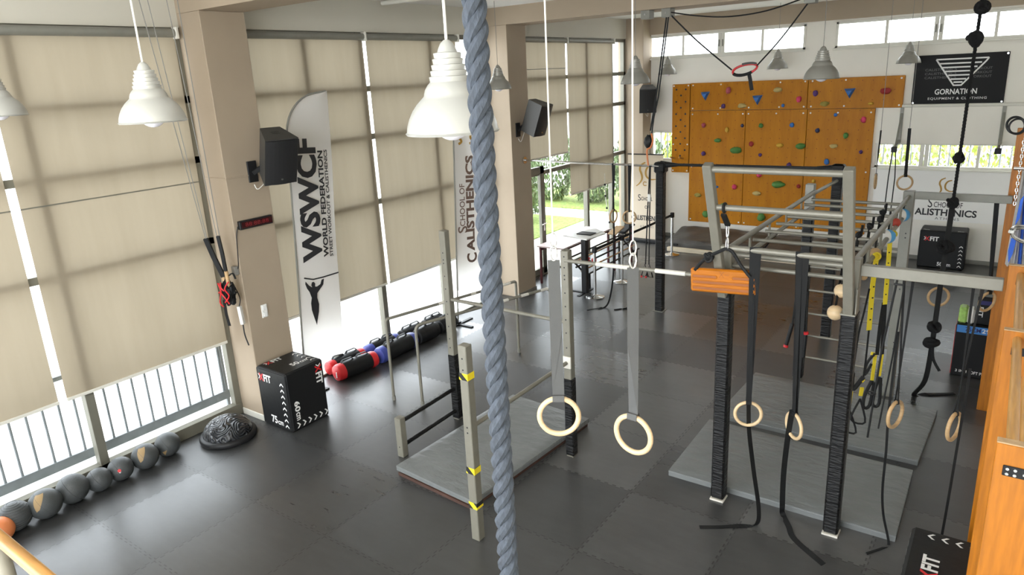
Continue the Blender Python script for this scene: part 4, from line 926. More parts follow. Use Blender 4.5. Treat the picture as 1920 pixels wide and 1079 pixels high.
# roll-up banner
t = thing('roll_up_banner', 'cream roll-up banner with gold sign standing in the back corner', 'banner', (-6.85, 14.72, 0))
part('banner_sheet', MB().box((-7.28, 14.715, 0.08), (-6.42, 14.72, 2.04)), M_BANNERC, t)
part('base', MB().box((-7.32, 14.62, 0), (-6.38, 14.82, 0.08), 0.02), M_BLACK, t)
part('top_bar', MB().box((-7.29, 14.70, 2.03), (-6.41, 14.735, 2.055), 0.004), M_BLACK, t)
part('support_pole', MB().cyl((-6.85, 14.76, 0.06), (-6.85, 14.75, 2.04), 0.012), M_CHROME, t)
part('logo', swoosh_logo(MB(), -6.90, 1.35, 14.714, 0.52), M_GOLD, t)
part('lettering', MB().text('S', (-7.03, 14.713, 0.97), RT, UP, 0.07, 0.15).text('CHOOL', (-6.95, 14.713, 0.98), RT, UP, 0.28, 0.085, 0.01).text('OF', (-6.86, 14.713, 0.79), RT, UP, 0.11, 0.075, 0.01)
     .text('CALISTHENICS', (-7.20, 14.713, 0.51), RT, UP, 0.76, 0.12, 0.03), M_TEXTBLK, t)
part('lettering', MB().text('ATHENS', (-6.98, 14.713, 0.34), RT, UP, 0.34, 0.055, 0.0, spacing=1.3), M_GREYPRINT, t)

# ------------------------------------------------------------------ feather flags
def flag_frame(base, lean, head):
    up = V((lean[0], lean[1], 1)).normalized(); r = V((head[0], head[1], 0)); r = (r - up * r.dot(up)).normalized(); return up, r
def feather_flag(label, base, lean, head, zb, zt, w, zs, print_fn):
    up, r = flag_frame(base, lean, head); n = r.cross(up); o = V(base)
    t = thing('feather_flag', label, 'flag', tuple(base), 'feather flags along the windows')
    def P(x, h): return o + r * x + up * h
    # outline: straight free edge, curved shoulder on the pole side
    rows = 40; cols = 8; vs = []; fs = []
    for j in range(rows + 1):
        h = zb + (zt - zb) * j / rows
        left = 0.0
        if h > zs: q = (h - zs) / (zt - zs); left = w * (1 - math.sqrt(max(0, 1 - min(1, q) ** 2.2))) * 0.97
        for i in range(cols + 1):
            x = left + (w + 0.05 * (h - zb) / (zt - zb) * 0 - left) * i / cols
            vs.append(P(x, h) + n * 0.012 * math.sin(h * 3 + i * 0.6))
    W = cols + 1
    fs = [(j * W + i, j * W + i + 1, (j + 1) * W + i + 1, (j + 1) * W + i) for j in range(rows) for i in range(cols)]
    part('flag_cloth', MB().add(vs, fs), M_FLAG, t, smooth=True)
    pole = [P(-0.005, 0.02), P(-0.005, zs)]
    for k in range(1, 13):
        q = k / 12; h = zs + (zt - zs) * q; pole.append(P(w * (1 - math.sqrt(max(0, 1 - q ** 2.2))) * 0.97 - 0.008, h))
    part('pole', MB().tube(pole, 0.012, n=8), M_GREYSTEEL, t, smooth=True)
    part('base_foot', MB().cyl(o, o + V((0, 0, 0.03)), 0.05).box(o + V((-0.03, -0.10, -0.03)), o + V((0.03, 0.35, -0.01)), 0.004).box(o + V((-0.22, -0.03, -0.03)), o + V((0.3, 0.03, -0.01)), 0.004), M_BLACK, t)
    print_fn(t, P, r, up, n)
    return t
def print_fed(t, P, r, up, n):
    # lettering runs upwards: text right = up, text up = -r
    mb = MB()
    def vt(s, x0, x1, h0, h1, bold): mb.text(s, P(x1, h0), up, -r, h1 - h0, x1 - x0, bold, lift=0.016)
    vt('WSWCF', 0.075, 0.345, 1.76, 3.29, 0.042); vt('WORLD FEDERATION', 0.36, 0.43, 1.80, 3.14, 0.035); vt('STREET WORKOUT & CALISTHENICS', 0.445, 0.49, 1.80, 3.15, 0.022)
    part('lettering', mb, M_TEXTBLK, t)
    fg = MB(); o = P(0.03, 0.30)
    fg.stroke([(0.04, 1.27), (0.16, 1.235), (0.30, 1.245), (0.52, 1.275)], 0.018, o, r, up, 0.017)
    body = [(0.055, 1.225), (0.075, 1.20), (0.10, 1.165), (0.14, 1.135), (0.13, 1.165), (0.14, 1.20), (0.165, 1.205), (0.185, 1.18), (0.18, 1.14), (0.205, 1.135), (0.255, 1.16), (0.275, 1.215), (0.31, 1.225),
            (0.295, 1.15), (0.25, 1.10), (0.205, 1.05), (0.20, 0.99), (0.22, 0.90), (0.21, 0.80), (0.185, 0.70), (0.17, 0.63), (0.145, 0.72), (0.115, 0.84), (0.11, 0.93), (0.125, 1.0), (0.10, 1.08), (0.07, 1.13), (0.05, 1.19)]
    nn = len(body); fg.add([o + r * x + up * y + n * 0.017 for x, y in body], [tuple(range(nn))])
    part('emblem', fg, M_TEXTBLK, t)
def print_school(t, P, r, up, n):
    mb = MB()
    def vt(s, x0, x1, h0, h1, bold): mb.text(s, P(x1, h0), up, -r, h1 - h0, x1 - x0, bold, lift=0.016)
    vt('S', 0.03, 0.22, 1.49, 1.60, 0.01); vt('CHOOL OF', 0.075, 0.18, 1.60, 2.28, 0.01); vt('C', 0.20, 0.41, 0.98, 1.14, 0.03); vt('ALISTHENICS', 0.205, 0.37, 1.17, 2.72, 0.04)
    part('lettering', mb, M_BROWN, t)
    lg = MB(); o = P(0, 0)
    for dx in (0.1, 0.32):
        p3 = smooth_path([V((dx + 0.12, 3.12, 0)), V((dx + 0.02, 3.08, 0)), V((dx, 3.0, 0)), V((dx + 0.04, 2.94, 0)), V((dx - 0.02, 2.90, 0))], 4)
        lg.stroke([(p.x, p.y) for p in p3], 0.04, o, r, up, 0.017)
    part('logo', lg, M_GOLD, t)
feather_flag('tall white feather flag with huge black letters behind the cube box and sandbags', (-7.12, 5.08, 0.03), (0.0, 0.075), (0.22, 1), 0.46, 3.86, 0.555, 3.30, print_fed)
feather_flag('white feather flag with brown lettering partly behind the thick rope and lamp', (-7.15, 8.20, 0.03), (0.0, 0.072), (0.22, 1), 0.55, 3.45, 0.60, 2.95, print_school)

# ------------------------------------------------------------------ loudspeakers
def speaker(label, c, yaw, tilt, wall):
    c = V(c); f = V((math.cos(yaw) * math.cos(tilt), math.sin(yaw) * math.cos(tilt), -math.sin(tilt))); r, u = frame(f); 
    t = thing('loudspeaker', label, 'speaker', tuple(c), 'loudspeakers on the pillars')
    def P(x, z, d): return c + r * x + u * z + f * d
    # tapered cabinet: wide front, narrow back
    H, WF, WB, D = 0.275, 0.19, 0.115, 0.34
    vs = []
    for d_, w_ in ((-D / 2, WB), (D / 2 - 0.02, WF)):
        for sx, sz in ((-1, -1), (1, -1), (1, 1), (-1, 1)): vs.append(P(sx * w_, sz * H, d_))
    fs = [(3, 2, 1, 0), (4, 5, 6, 7), (0, 1, 5, 4), (1, 2, 6, 5), (2, 3, 7, 6), (3, 0, 4, 7)]
    part('cabinet', MB().add(vs, fs), M_SPK, t)
    gm = MB(); n = 8; g = []
    for j in (0, 1):
        for i in range(n + 1):
            x = -WF + 2 * WF * i / n; g.append(P(x * 0.97, (j * 2 - 1) * (H - 0.012), D / 2 - 0.02 + 0.028 * (1 - (x / WF) ** 2) + 0.004))
    fs = [(i, i + 1, n + 2 + i, n + 1 + i) for i in range(n)]
    gm.add(g, fs)
    b0 = [P(-WF * 0.97, -H + 0.012, D / 2 - 0.02), P(WF * 0.97, -H + 0.012, D / 2 - 0.02), P(WF * 0.97, H - 0.012, D / 2 - 0.02), P(-WF * 0.97, H - 0.012, D / 2 - 0.02)]
    gm.add(g[:n + 1] + [b0[1], b0[0]], [tuple(range(n + 2, -1, -1))]); gm.add(g[n + 1:] + [b0[2], b0[3]], [tuple(range(n + 3))])
    part('grille', gm, M_GRILLE, t, label='black front grille')
    hm = MB()
    for s_ in (-1, 1): hm.poly([(0.05 * math.cos(a), 0.022 * math.sin(a)) for a in [PI * k / 10 for k in range(11)]], P(0, H + 0.001, -0.02 + 0.012 * s_), r, f * s_, 0.002)
    part('handle_recess', hm, M_TEXTBLK, t)
    part('badge', MB().box((-0.02, -0.006, 0), (0.02, 0.006, 0.003), 0, Matrix((r, u, f)).transposed().to_4x4()) if False else MB().cyl(P(0, -H * 0.72, D / 2 + 0.010), P(0, -H * 0.72, D / 2 + 0.016), 0.012, n=12), M_CHROME, t)
    w = V(wall); b = P(0, -H * 0.55, -D / 2)
    part('wall_bracket', MB().box(w + V((0, -0.06, -0.12)), w + V((0.02, 0.06, 0.12)), 0.004).beam(w + V((0.01, 0, -0.02)), b, 0.05, 0.05).cyl(b - f * 0.03, b + f * 0.01, 0.05), M_BLACK, t)
    part('cable', MB().tube(smooth_path([P(0, -H * 0.8, -D / 2), P(0.02, -H * 1.15, -D / 2), w + V((0.05, 0.02, -0.2)), w + V((0.01, 0.0, -0.15))], 4), 0.006, n=6), M_CORDW, t)
speaker('black loudspeaker on the pillar above the red display', (-6.78, 4.88, 3.165), math.radians(-14), math.radians(22), (-7.08, 4.75, 3.0))
speaker('dark loudspeaker on the second pillar, beyond the thick rope', (-6.78, 10.20, 3.19), math.radians(2), math.radians(20), (-7.08, 10.05, 3.0))
speaker('black loudspeaker high in the back corner by the climbing board', (-6.93, 15.0, 3.25), math.radians(-62), math.radians(16), (-7.08, 15.2, 3.05))
# display and switch on the first pillar
t = thing('led_display', 'narrow red display board on the first pillar', 'display', (-7.07, 4.67, 2.42))
part('housing', MB().box((-7.08, 4.46, 2.375), (-7.035, 4.90, 2.475), 0.006), M_BLACK, t)
part('display_panel', MB().box((-7.036, 4.485, 2.39), (-7.032, 4.885, 2.46)), M_LED, t)
part('digits', MB().text('88:88:88', (-7.031, 4.53, 2.405), (0, 1, 0), UP, 0.31, 0.042, 0.0, lift=0.001), M_LEDD, t)
part('cable', MB().tube(smooth_path([(-7.06, 4.45, 2.42), (-7.07, 4.42, 2.3), (-7.09, 4.402, 2.0), (-7.12, 4.40, 1.92)], 4), 0.005, n=6), M_BLACK, t)
t = thing('light_switch', 'white double light switch on the first pillar above the cube box', 'switch', (-7.075, 4.63, 1.36))
part('plate', MB().box((-7.081, 4.59, 1.275), (-7.068, 4.67, 1.435), 0.004), M_WHITEPL, t)
for z in (1.315, 1.395): part('rocker', MB().box((-7.07, 4.605, z - 0.03), (-7.062, 4.655, z + 0.03), 0.004), M_WHITE, t)
t = thing('junction_box', 'grey socket box behind the strap bundle on the pillar front', 'socket', (-7.14, 4.40, 1.9))
part('box', MB().box((-7.19, 4.36, 1.86), (-7.11, 4.41, 1.96), 0.005), M_CORDG, t)
solo('cable_trunking', MB().box((-7.5, 4.398, 2.955), (-7.08, 4.41, 2.97), 0.002).box((-7.08, 4.40, 2.955), (-7.068, 4.95, 2.97), 0.002), M_TAN, 'thin tan cable line running across the first pillar under the speaker', 'cable', (-7.3, 4.40, 2.96))

# ------------------------------------------------------------------ strap bundle at the first pillar
t = thing('suspension_strap_bundle', 'bundle of black straps and red-trimmed handles hung before the first pillar', 'straps', (-7.13, 4.22, 1.7))
mb = MB()
for top, bot in (((-7.0, 3.74, 5.0), (-7.19, 4.12, 2.33)), ((-7.0, 3.83, 5.0), (-7.18, 4.13, 2.33)), ((-7.0, 4.03, 5.0), (-7.10, 4.2, 2.35)), ((-7.0, 4.15, 5.0), (-7.08, 4.22, 2.36))): mb.cyl(top, bot, 0.005, n=6)
part('hanging_cord', mb, M_CORDG, t)
part('strap', MB().ribbon([(-7.19, 4.12, 2.34), (-7.18, 4.17, 2.12), (-7.13, 4.22, 1.88)], (0.8, 0.6, 0), 0.05, 0.03), M_WEB, t)
part('strap', MB().ribbon([(-7.09, 4.21, 2.36), (-7.08, 4.22, 2.15), (-7.10, 4.24, 1.85)], (0.8, 0.6, 0), 0.035, 0.03), M_WEB, t)
for dx in (-0.04, 0.05): part('wooden_handle', MB().cyl((-7.13 + dx, 4.23, 1.95), (-7.12 + dx * 0.6, 4.24, 1.74), 0.022), M_RINGTAN, t, smooth=True)
part('padded_harness', MB().sphere((-7.11, 4.24, 1.68), 0.115, n=18, m=12, sc=(0.62, 0.6, 1.2), fn=lambda q: 1 + 0.55 * noise.noise(q * 2.6)), M_BLACKCLOTH, t, smooth=True)
part('padded_harness', MB().beam((-7.17, 4.2, 1.80), (-7.15, 4.22, 1.58), 0.075, 0.04, 0.012).beam((-7.05, 4.25, 1.78), (-7.07, 4.25, 1.55), 0.06, 0.04, 0.012), M_BLACKCLOTH, t)
rm = MB()
for pts in ([(-7.15, 4.15, 1.82), (-7.10, 4.14, 1.74), (-7.13, 4.14, 1.66), (-7.17, 4.15, 1.58), (-7.10, 4.14, 1.55)], [(-7.02, 4.2, 1.84), (-7.05, 4.16, 1.76), (-7.02, 4.18, 1.68), (-7.07, 4.15, 1.60)], [(-7.17, 4.15, 1.70), (-7.12, 4.14, 1.72), (-7.06, 4.15, 1.66), (-7.04, 4.18, 1.58)], [(-7.08, 4.14, 1.84), (-7.09, 4.14, 1.78), (-7.05, 4.15, 1.74)]): rm.tube(smooth_path(pts, 4), 0.008, n=6)
part('red_trim', rm, M_RED, t, smooth=True, label='red trim')
part('loose_strap', MB().ribbon([(-7.17, 4.2, 1.6), (-7.19, 4.21, 1.42), (-7.18, 4.22, 1.28)], (1, 0.4, 0), 0.035, 0.006).ribbon(smooth_path([(-7.05, 4.24, 1.9), (-6.99, 4.25, 1.93), (-6.95, 4.25, 1.87)], 4), (0, 1, 0), 0.02, 0.01), M_WEB, t)
t = thing('power_strip', 'white power strip dangling below the strap bundle', 'power strip', (-7.10, 4.33, 1.35))
part('strip_body', MB().beam((-7.10, 4.33, 1.50), (-7.09, 4.335, 1.28), 0.05, 0.04), M_WHITEPL, t)
part('cord', MB().tube(smooth_path([(-7.09, 4.335, 1.28), (-7.08, 4.33, 1.15), (-7.05, 4.34, 1.02)], 4), 0.008, n=6).tube(smooth_path([(-7.11, 4.3, 1.8), (-7.09, 4.35, 1.6), (-7.10, 4.33, 1.5)], 4), 0.006, n=6), M_BLACK, t)

# ------------------------------------------------------------------ soft plyometric boxes
def chevron(mb, o, r, u, cx, cy, ang, s):
    ca, sa = math.cos(ang), math.sin(ang)
    for sg in (-1, 1):
        q = [(0.0, 0.0), (-0.55 * s, sg * 0.6 * s), (-0.90 * s, sg * 0.6 * s), (-0.35 * s, 0.0)]
        pts = [(cx + x * ca - y * sa, cy + x * sa + y * ca) for x, y in q]
        o_, r_, u_ = V(o), V(r).normalized(), V(u).normalized(); n = r_.cross(u_)
        mb.add([o_ + r_ * x + u_ * y + n * 0.003 for x, y in pts], [(0, 1, 2, 3) if sg > 0 else (3, 2, 1, 0)])
def xfit(white, red, o, r, u, w, h):
    o, r, u = V(o), V(r).normalized(), V(u).normalized()
    red.text('X', o + r * (w * 0.06), r, u, w * 0.36, h, 0.035, lift=0.003)
    white.text('FIT', o + r * (w * 0.42), r, u, w * 0.58, h, 0.035, lift=0.0035)
    n = r.cross(u)
    white.add([o + r * x * w + u * y * h + n * 0.004 for x, y in ((0.0, 0.9), (0.10, 0.55), (0.0, 0.2), (0.06, 0.2), (0.16, 0.55), (0.06, 0.9))], [(0, 1, 2, 3, 4, 5)])
X_, Y_, Z_ = V((1, 0, 0)), V((0, 1, 0)), V((0, 0, 1))
def soft_box(label, x0, x1, y0, y1, h, prints):
    t = thing('plyometric_box', label, 'exercise box', ((x0 + x1) / 2, (y0 + y1) / 2, 0), 'soft black cube boxes')
    part('vinyl_cover', MB().box((x0, y0, 0), (x1, y1, h), 0.022), M_BLACKCLOTH, t)
    e = MB()
    for x in (x0 + 0.012, x1 - 0.012): e.cyl((x, y0 + 0.005, 0.02), (x, y0 + 0.005, h - 0.02), 0.006, n=6)
    for z in (h - 0.012,):
        e.cyl((x0 + 0.02, y0 + 0.01, z), (x1 - 0.02, y0 + 0.01, z), 0.006, n=6).cyl((x1 - 0.01, y0 + 0.02, z), (x1 - 0.01, y1 - 0.02, z), 0.006, n=6)
    part('corner_seam', e, M_BLACK, t)
    w, r = MB(), MB(); prints(w, r, x0, x1, y0, y1, h)
    part('white_lettering', w, M_WHITE, t)
    if r.v: part('red_lettering', r, M_RED, t)
    return t
def prints_a(w, r, x0, x1, y0, y1, h):
    o = V((x0, y0, 0))                                       # face towards the gallery
    xfit(w, r, o + V((0.03, 0, h - 0.17)), X_, Z_, 0.24, 0.095)
    for k in range(8): chevron(w, o, X_, Z_, 0.46, 0.09 + k * 0.076, PI / 2, 0.055)
    w.text('75', o + V((0.17, 0, 0.055)), X_, Z_, 0.11, 0.10, 0.03).text('cm', o + V((0.29, 0, 0.055)), X_, Z_, 0.10, 0.05, 0.02)
    o = V((x1, y0, 0))                                       # face towards the room
    for k in range(6): chevron(w, o, Y_, Z_, 0.12 + k * 0.082, 0.07, 0, 0.06)
    w.text('60', o + V((0, 0.07, 0.37)), -Z_, Y_, 0.13, 0.075, 0.03).text('cm', o + V((0, 0.075, 0.23)), -Z_, Y_, 0.10, 0.055, 0.02)
    xfit(w, r, o + V((0, 0.42, h - 0.03)), -Z_, Y_, 0.26, 0.09)
    o = V((x0, y0, h))                                       # top
    xfit(w, r, o + V((0.12, 0.07, 0)), Y_, -X_, 0.24, 0.085)
    w.text('50', o + V((0.42, 0.22, 0)), Y_, -X_, 0.11, 0.09, 0.03).text('cm', o + V((0.42, 0.34, 0)), Y_, -X_, 0.10, 0.05, 0.02)
    for k in range(5): chevron(w, o, X_, Y_, 0.09 + k * 0.085, 0.47, PI, 0.055)
soft_box('black soft cube box with white arrows standing against the first pillar', -7.05, -6.50, 4.38, 4.93, 0.745, prints_a)
def prints_b(w, r, x0, x1, y0, y1, h):
    o = V((x0, y0, 0))
    xfit(w, r, o + V((0.07, 0, h - 0.20)), X_, Z_, 0.25, 0.085)
    for k in range(6): chevron(w, o, X_, Z_, 0.685, 0.09 + k * 0.075, PI / 2, 0.05)
    w.text('50', o + V((0.33, 0, 0.05)), X_, Z_, 0.09, 0.075, 0.03).text('cm', o + V((0.45, 0, 0.05)), X_, Z_, 0.10, 0.05, 0.02)
    o = V((x0, y0, h)); w.text('75cm', o + V((0.05, 0.03, 0)), X_, Y_, 0.1, 0.05, 0.02).text('60cm', o + V((0.6, 0.03, 0)), X_, Y_, 0.1, 0.05, 0.02)
soft_box('black soft box with one column of white arrows against the back wall', -1.30, -0.54, 14.93, 15.43, 0.72, prints_b)
def prints_c(w, r, x0, x1, y0, y1, h):
    o = V((x0, y0, h))
    xfit(w, r, o + V((0.20, 0.12, 0)), Y_, -X_, 0.30, 0.10)
    for k in range(4): chevron(w, o, X_, Y_, 0.10 + k * 0.085, y1 - y0 - 0.09, PI, 0.055)
    o = V((x0, y1, 0))
    for k in range(6): chevron(w, o, -Y_, Z_, 0.10 + k * 0.11, h - 0.06, 0, 0.055)
soft_box('black soft box on the floor below the orange wall bars, nearest the gallery', -0.285, 0.10, 4.45, 5.19, 0.60, prints_c)
# printed carton box with blue top stripe
bx0, bx1, by0, by1, bh = -0.345, 0.25, 9.72, 10.22, 0.68
t = thing('plyometric_box', 'tall black three-way box with blue stripe and red side beside the wall bars', 'exercise box', (-0.05, 9.97, 0))
part('box_body', MB().box((bx0, by0, 0), (bx1, by1, bh), 0.012), M_BLACKCLOTH, t)
part('blue_stripe', MB().box((bx0 + 0.012, by0 - 0.003, bh - 0.10), (bx1 - 0.01, by0 + 0.005, bh - 0.008)), M_BLUEPAINT, t)
part('red_side', MB().box((bx0 - 0.003, by0 + 0.01, 0.02), (bx0 + 0.005, by1 - 0.02, bh - 0.02)), M_RED, t)
part('white_lettering', MB().text('29IN', (bx0 + 0.25, by0 - 0.004, bh - 0.078), X_, Z_, 0.18, 0.055, 0.02).text('3 IN 1', (bx0 + 0.05, by0 - 0.001, 0.055), X_, Z_, 0.12, 0.035, 0.015).text('SOFT PLYO BOX', (bx0 + 0.19, by0 - 0.001, 0.045), X_, Z_, 0.30, 0.04, 0.015).text('METCON', (bx0 + 0.23, by0 - 0.001, 0.10), X_, Z_, 0.2, 0.03, 0.005) if False else
     MB().text('29IN', (bx0 + 0.27, by0 - 0.004, bh - 0.078), X_, Z_, 0.17, 0.055, 0.02).text('3 IN 1', (bx0 + 0.05, by0 - 0.001, 0.055), X_, Z_, 0.12, 0.035, 0.015).text('SOFT PLYO BOX', (bx0 + 0.19, by0 - 0.001, 0.05), X_, Z_, 0.32, 0.04, 0.015), M_WHITE, t)
part('navy_lettering', MB().text('75CM', (bx0 + 0.10, by0 - 0.004, bh - 0.078), X_, Z_, 0.16, 0.055, 0.02), M_NAVYPRINT, t)
t = thing('plyometric_box', 'smaller black box with navy band stacked on the blue-striped box', 'exercise box', (0.05, 10.0, bh))
part('box_body', MB().box((-0.16, 9.80, bh), (0.25, 10.2, bh + 0.36), 0.012), M_BLACKCLOTH, t)
part('navy_stripe', MB().box((-0.15, 9.797, bh + 0.26), (0.24, 9.803, bh + 0.31)), M_NAVYPRINT, t)
part('white_lettering', MB().text('FIT', (-0.14, 9.797, bh + 0.23), -Z_, X_, 0.13, 0.05, 0.02).sphere((0.0, 9.797, bh + 0.285), 0.008, n=8, m=6).sphere((0.1, 9.797, bh + 0.285), 0.008, n=8, m=6), M_WHITE, t)
t = thing('wrapped_package', 'lime green plastic-wrapped package standing on the blue-striped box', 'package', (-0.265, 9.85, bh))
part('wrap', MB().box((-0.335, 9.77, bh), (-0.245, 9.95, bh + 0.20), 0.02), M_LIME, t)
part('clear_end', MB().box((-0.245, 9.78, bh), (-0.17, 9.94, bh + 0.19), 0.02), M_WHITEPL, t)

# ------------------------------------------------------------------ balls along the window
def ball(label, x, y, r, m=M_RUBBER, wedge=None, dot=False, group='grey balls along the window', ribs=False):
    t = thing('medicine_ball', label, 'ball', (x, y, 0), group)
    part('ball_shell', MB().sphere((x, y, r), r, n=32, m=20), m, t, smooth=True)
    if ribs:
        mb = MB()
        for k in range(-7, 8): th = k * 0.18; mb.torus((x, y, r + r * math.sin(th)), (0, 0, 1), r * math.cos(th), 0.0035, n=32, m=5)
        part('tread', mb, m, t, smooth=True)
    else: part('seam', MB().torus((x, y, r), (0.3, 0.8, 0.5), r - 0.001, 0.0035, n=40, m=6), m, t, smooth=True)
    if wedge:
        a0, e0, s = wedge; mb = MB(); n = 8; vs = []; fs = []
        for j in range(n + 1):
            for i in range(n + 1):
                u, v = i / n, j / n
                a = a0 + s * (u - 0.5) * (0.2 + 0.9 * v); e = e0 + s * (v - 0.5) * 1.1 + 0.15 * u
                d = V((math.cos(a) * math.cos(e), math.sin(a) * math.cos(e), math.sin(e))); vs.append(V((x, y, r)) + d * (r + 0.002))
        fs = [(j * (n + 1) + i, j * (n + 1) + i + 1, (j + 1) * (n + 1) + i + 1, (j + 1) * (n + 1) + i) for j in range(n) for i in range(n)]
        part('printed_wedge', MB().add(vs, fs), M_OCHRE, t, smooth=True, label='ochre printed triangle')
    if dot:
        d = V((0.83, -0.45, 0.30)).normalized(); p = V((x, y, r)) + d * r
        part('badge', MB().cyl(p - d * 0.004, p + d * 0.002, 0.017, n=14), M_RED, t, label='red and white badge')
        p2 = p + V((0.004, 0.002, -0.018)); part('badge', MB().cyl(p2 - d * 0.006, p2 + d * 0.002, 0.009, n=10), M_WHITE, t)
    return t
ball('small terracotta orange ball at the near end of the row, beside the wooden handrail', -7.2, 1.655, 0.118, M_ORBALL, group=None)
ball('dark grey ribbed ball touching the orange ball', -7.288, 1.812, 0.14, ribs=True)
ball('large grey ball with ochre triangle, nearer the gallery, second after the orange ball', -7.245, 2.058, 0.146, wedge=(-0.75, 0.55, 1.0))
ball('plain grey ball, third after the orange one, largest without print', -7.29, 2.325, 0.148)
ball('small plain textured grey ball in front of the window post', -7.275, 2.57, 0.122, ribs=False)
ball('grey ball with small red badge near the middle of the row', -7.29, 2.795, 0.125, dot=True)
ball('grey ball with ochre triangle, second from the dome trainer', -7.29, 3.06, 0.138, wedge=(-0.7, 0.55, 1.0))
ball('plain grey ball at the end of the row nearest the dome trainer', -7.335, 3.336, 0.134, wedge=(-0.75, -0.38, 0.35))
# dome trainer
t = thing('balance_dome', 'black half-ball balance trainer with wavy ridges on the floor by the window', 'balance trainer', (-7.10, 3.93, 0))
part('dome', MB().lathe([(0.285, 0.07)] + [(0.275 * math.cos(a), 0.07 + 0.20 * math.sin(a)) for a in [PI / 2 * k / 14 for k in range(15)]], (-7.10, 3.93, 0), n=48), M_BOSU, t, smooth=True)
part('platform', MB().lathe([(0.0, 0.0), (0.28, 0.0), (0.31, 0.015), (0.318, 0.035), (0.315, 0.06), (0.30, 0.075), (0.27, 0.078)], (-7.10, 3.93, 0), n=48), M_BLACK, t, smooth=True)
# ------------------------------------------------------------------ sandbags under the windows
def sandbag(label, p, q, r, ends, body=M_BLACKCLOTH, tag_=False):
    p, q = V((*p, r)), V((*q, r)); d = (q - p).normalized(); L = (q - p).length
    t = thing('sandbag', label, 'sandbag', (p.x, p.y, 0), 'rolled sandbags under the windows')
    def prof(a, b, bul): return [(r * (0.93 + bul * math.sin(PI * k / 8)), a + (b - a) * k / 8) for k in range(9)]
    part('bag_body', MB().lathe(prof(0.10, L - 0.10, 0.07), p, d, n=24), body, t, smooth=True)
    part('end_cap', MB().lathe([(0.0, -0.005), (r * 0.55, 0.0), (r * 0.85, 0.02), (r * 0.95, 0.06), (r * 0.94, 0.12)], p, d, n=24), ends[0], t, smooth=True)
    part('end_cap', MB().lathe([(r * 0.94, L - 0.12), (r * 0.95, L - 0.06), (r * 0.85, L - 0.02), (r * 0.55, L), (0.0, L + 0.005)], p, d, n=24), ends[1], t, smooth=True)
    sm = MB(); up = V((0, 0, 1)); sd = d.cross(up)
    for u in (0.30, 0.66):
        c = lerp(p, q, u); sm.ribbon([c - d * 0.10 + up * r * 0.96, c - d * 0.07 + up * (r + 0.03), c + d * 0.07 + up * (r + 0.03), c + d * 0.10 + up * r * 0.96], sd, 0.035, 0.006)
    part('carry_handle', sm, M_WEB, t)
    if tag_: part('tag', MB().box(p - d * 0.008 + sd * 0.03 + V((0, 0, -0.05)), p + d * 0.002 + sd * 0.045 + V((0, 0, 0.03))), M_WHITE, t)
sandbag('black sandbag with bright red ends, front row, beside the cube box', (-7.18, 5.62), (-7.10, 6.30), 0.125, (M_RED, M_RED), tag_=True)
sandbag('black sandbag with blue ends, front row, second from the cube box', (-7.10, 6.34), (-7.12, 7.12), 0.13, (M_BLUE, M_BLUE))
sandbag('all-black sandbag, front row, third from the cube box', (-7.12, 7.16), (-7.13, 7.64), 0.13, (M_BLACKCLOTH, M_BLACKCLOTH))
sandbag('all-black sandbag, front row, last before the second flag pole', (-7.13, 7.68), (-7.15, 8.08), 0.125, (M_BLACKCLOTH, M_BLACKCLOTH))
sandbag('black sandbag with red ends, back row against the window', (-7.44, 5.70), (-7.42, 6.36), 0.11, (M_RED, M_RED))
sandbag('black sandbag with blue ends, back row against the window', (-7.42, 6.40), (-7.40, 7.05), 0.11, (M_BLUE, M_BLUE))
sandbag('plain black sandbag, back row, near the window post', (-7.40, 7.10), (-7.40, 7.60), 0.11, (M_BLACKCLOTH, M_BLACKCLOTH))
sandbag('plain black sandbag, back row, at the far end of the pile', (-7.40, 7.64), (-7.40, 8.08), 0.11, (M_BLACKCLOTH, M_BLACKCLOTH))

# ------------------------------------------------------------------ pendant lamps
def lamp(label, x, y, z=3.70, m=M_LAMP, cordm=M_CORDW, R=0.2, hs=0.94):
    t = thing('pendant_lamp', label, 'pendant lamp', (x, y, z), 'bell-shaped pendant lamps')
    k = R / 0.2
    prof = [(0.200, 0.0), (0.203, 0.004), (0.197, 0.008), (0.192, 0.035), (0.182, 0.065), (0.165, 0.098), (0.145, 0.125), (0.122, 0.148), (0.112, 0.158), (0.110, 0.168), (0.105, 0.185), (0.094, 0.203), (0.083, 0.214)]
    part('lamp_shade', MB().lathe([(r * k, h * k * hs) for r, h in prof] + [(r * k * 0.985, h * k * hs - 0.004) for r, h in prof[::-1]], (x, y, z), n=48), m, t, smooth=True)
    ribs = [(0.083, 0.214)]
    for i in range(5):
        r = 0.081 - i * 0.0062; h = 0.216 + i * 0.024; ribs += [(r, h), (r + 0.003, h + 0.017), (r + 0.003, h + 0.021), (r - 0.006, h + 0.0235)]
    ribs += [(0.043, 0.336), (0.037, 0.352), (0.026, 0.374), (0.012, 0.386), (0.006, 0.388)]
    part('ribbed_neck', MB().lathe([(r * k, h * k * hs) for r, h in ribs], (x, y, z), n=40), m, t, smooth=True)
    part('bulb', MB().sphere((x, y, z + 0.045 * k), 0.08 * k, n=24, m=14), M_BULB, t, smooth=True)
    part('cord', MB().cyl((x, y, z + 0.385 * k * hs), (x, y, 4.72 if (4.41 < y < 4.95 or 9.86 < y < 10.42) else ZC), 0.006 if y < 4 else 0.004, n=8), cordm, t)
lamp('large flash-whitened bell lamp partly hidden by the thick rope', -1.99, 2.34, 3.68, M_LAMPFLASH, hs=0.98)
lamp('silver bell lamp over the near floor, in front of the beige blind', -4.20, 2.21, 3.745, R=0.187)
lamp('silver bell lamp cut off by the picture edge, beside the beige blind', -6.46, 2.21, 3.80, R=0.187)
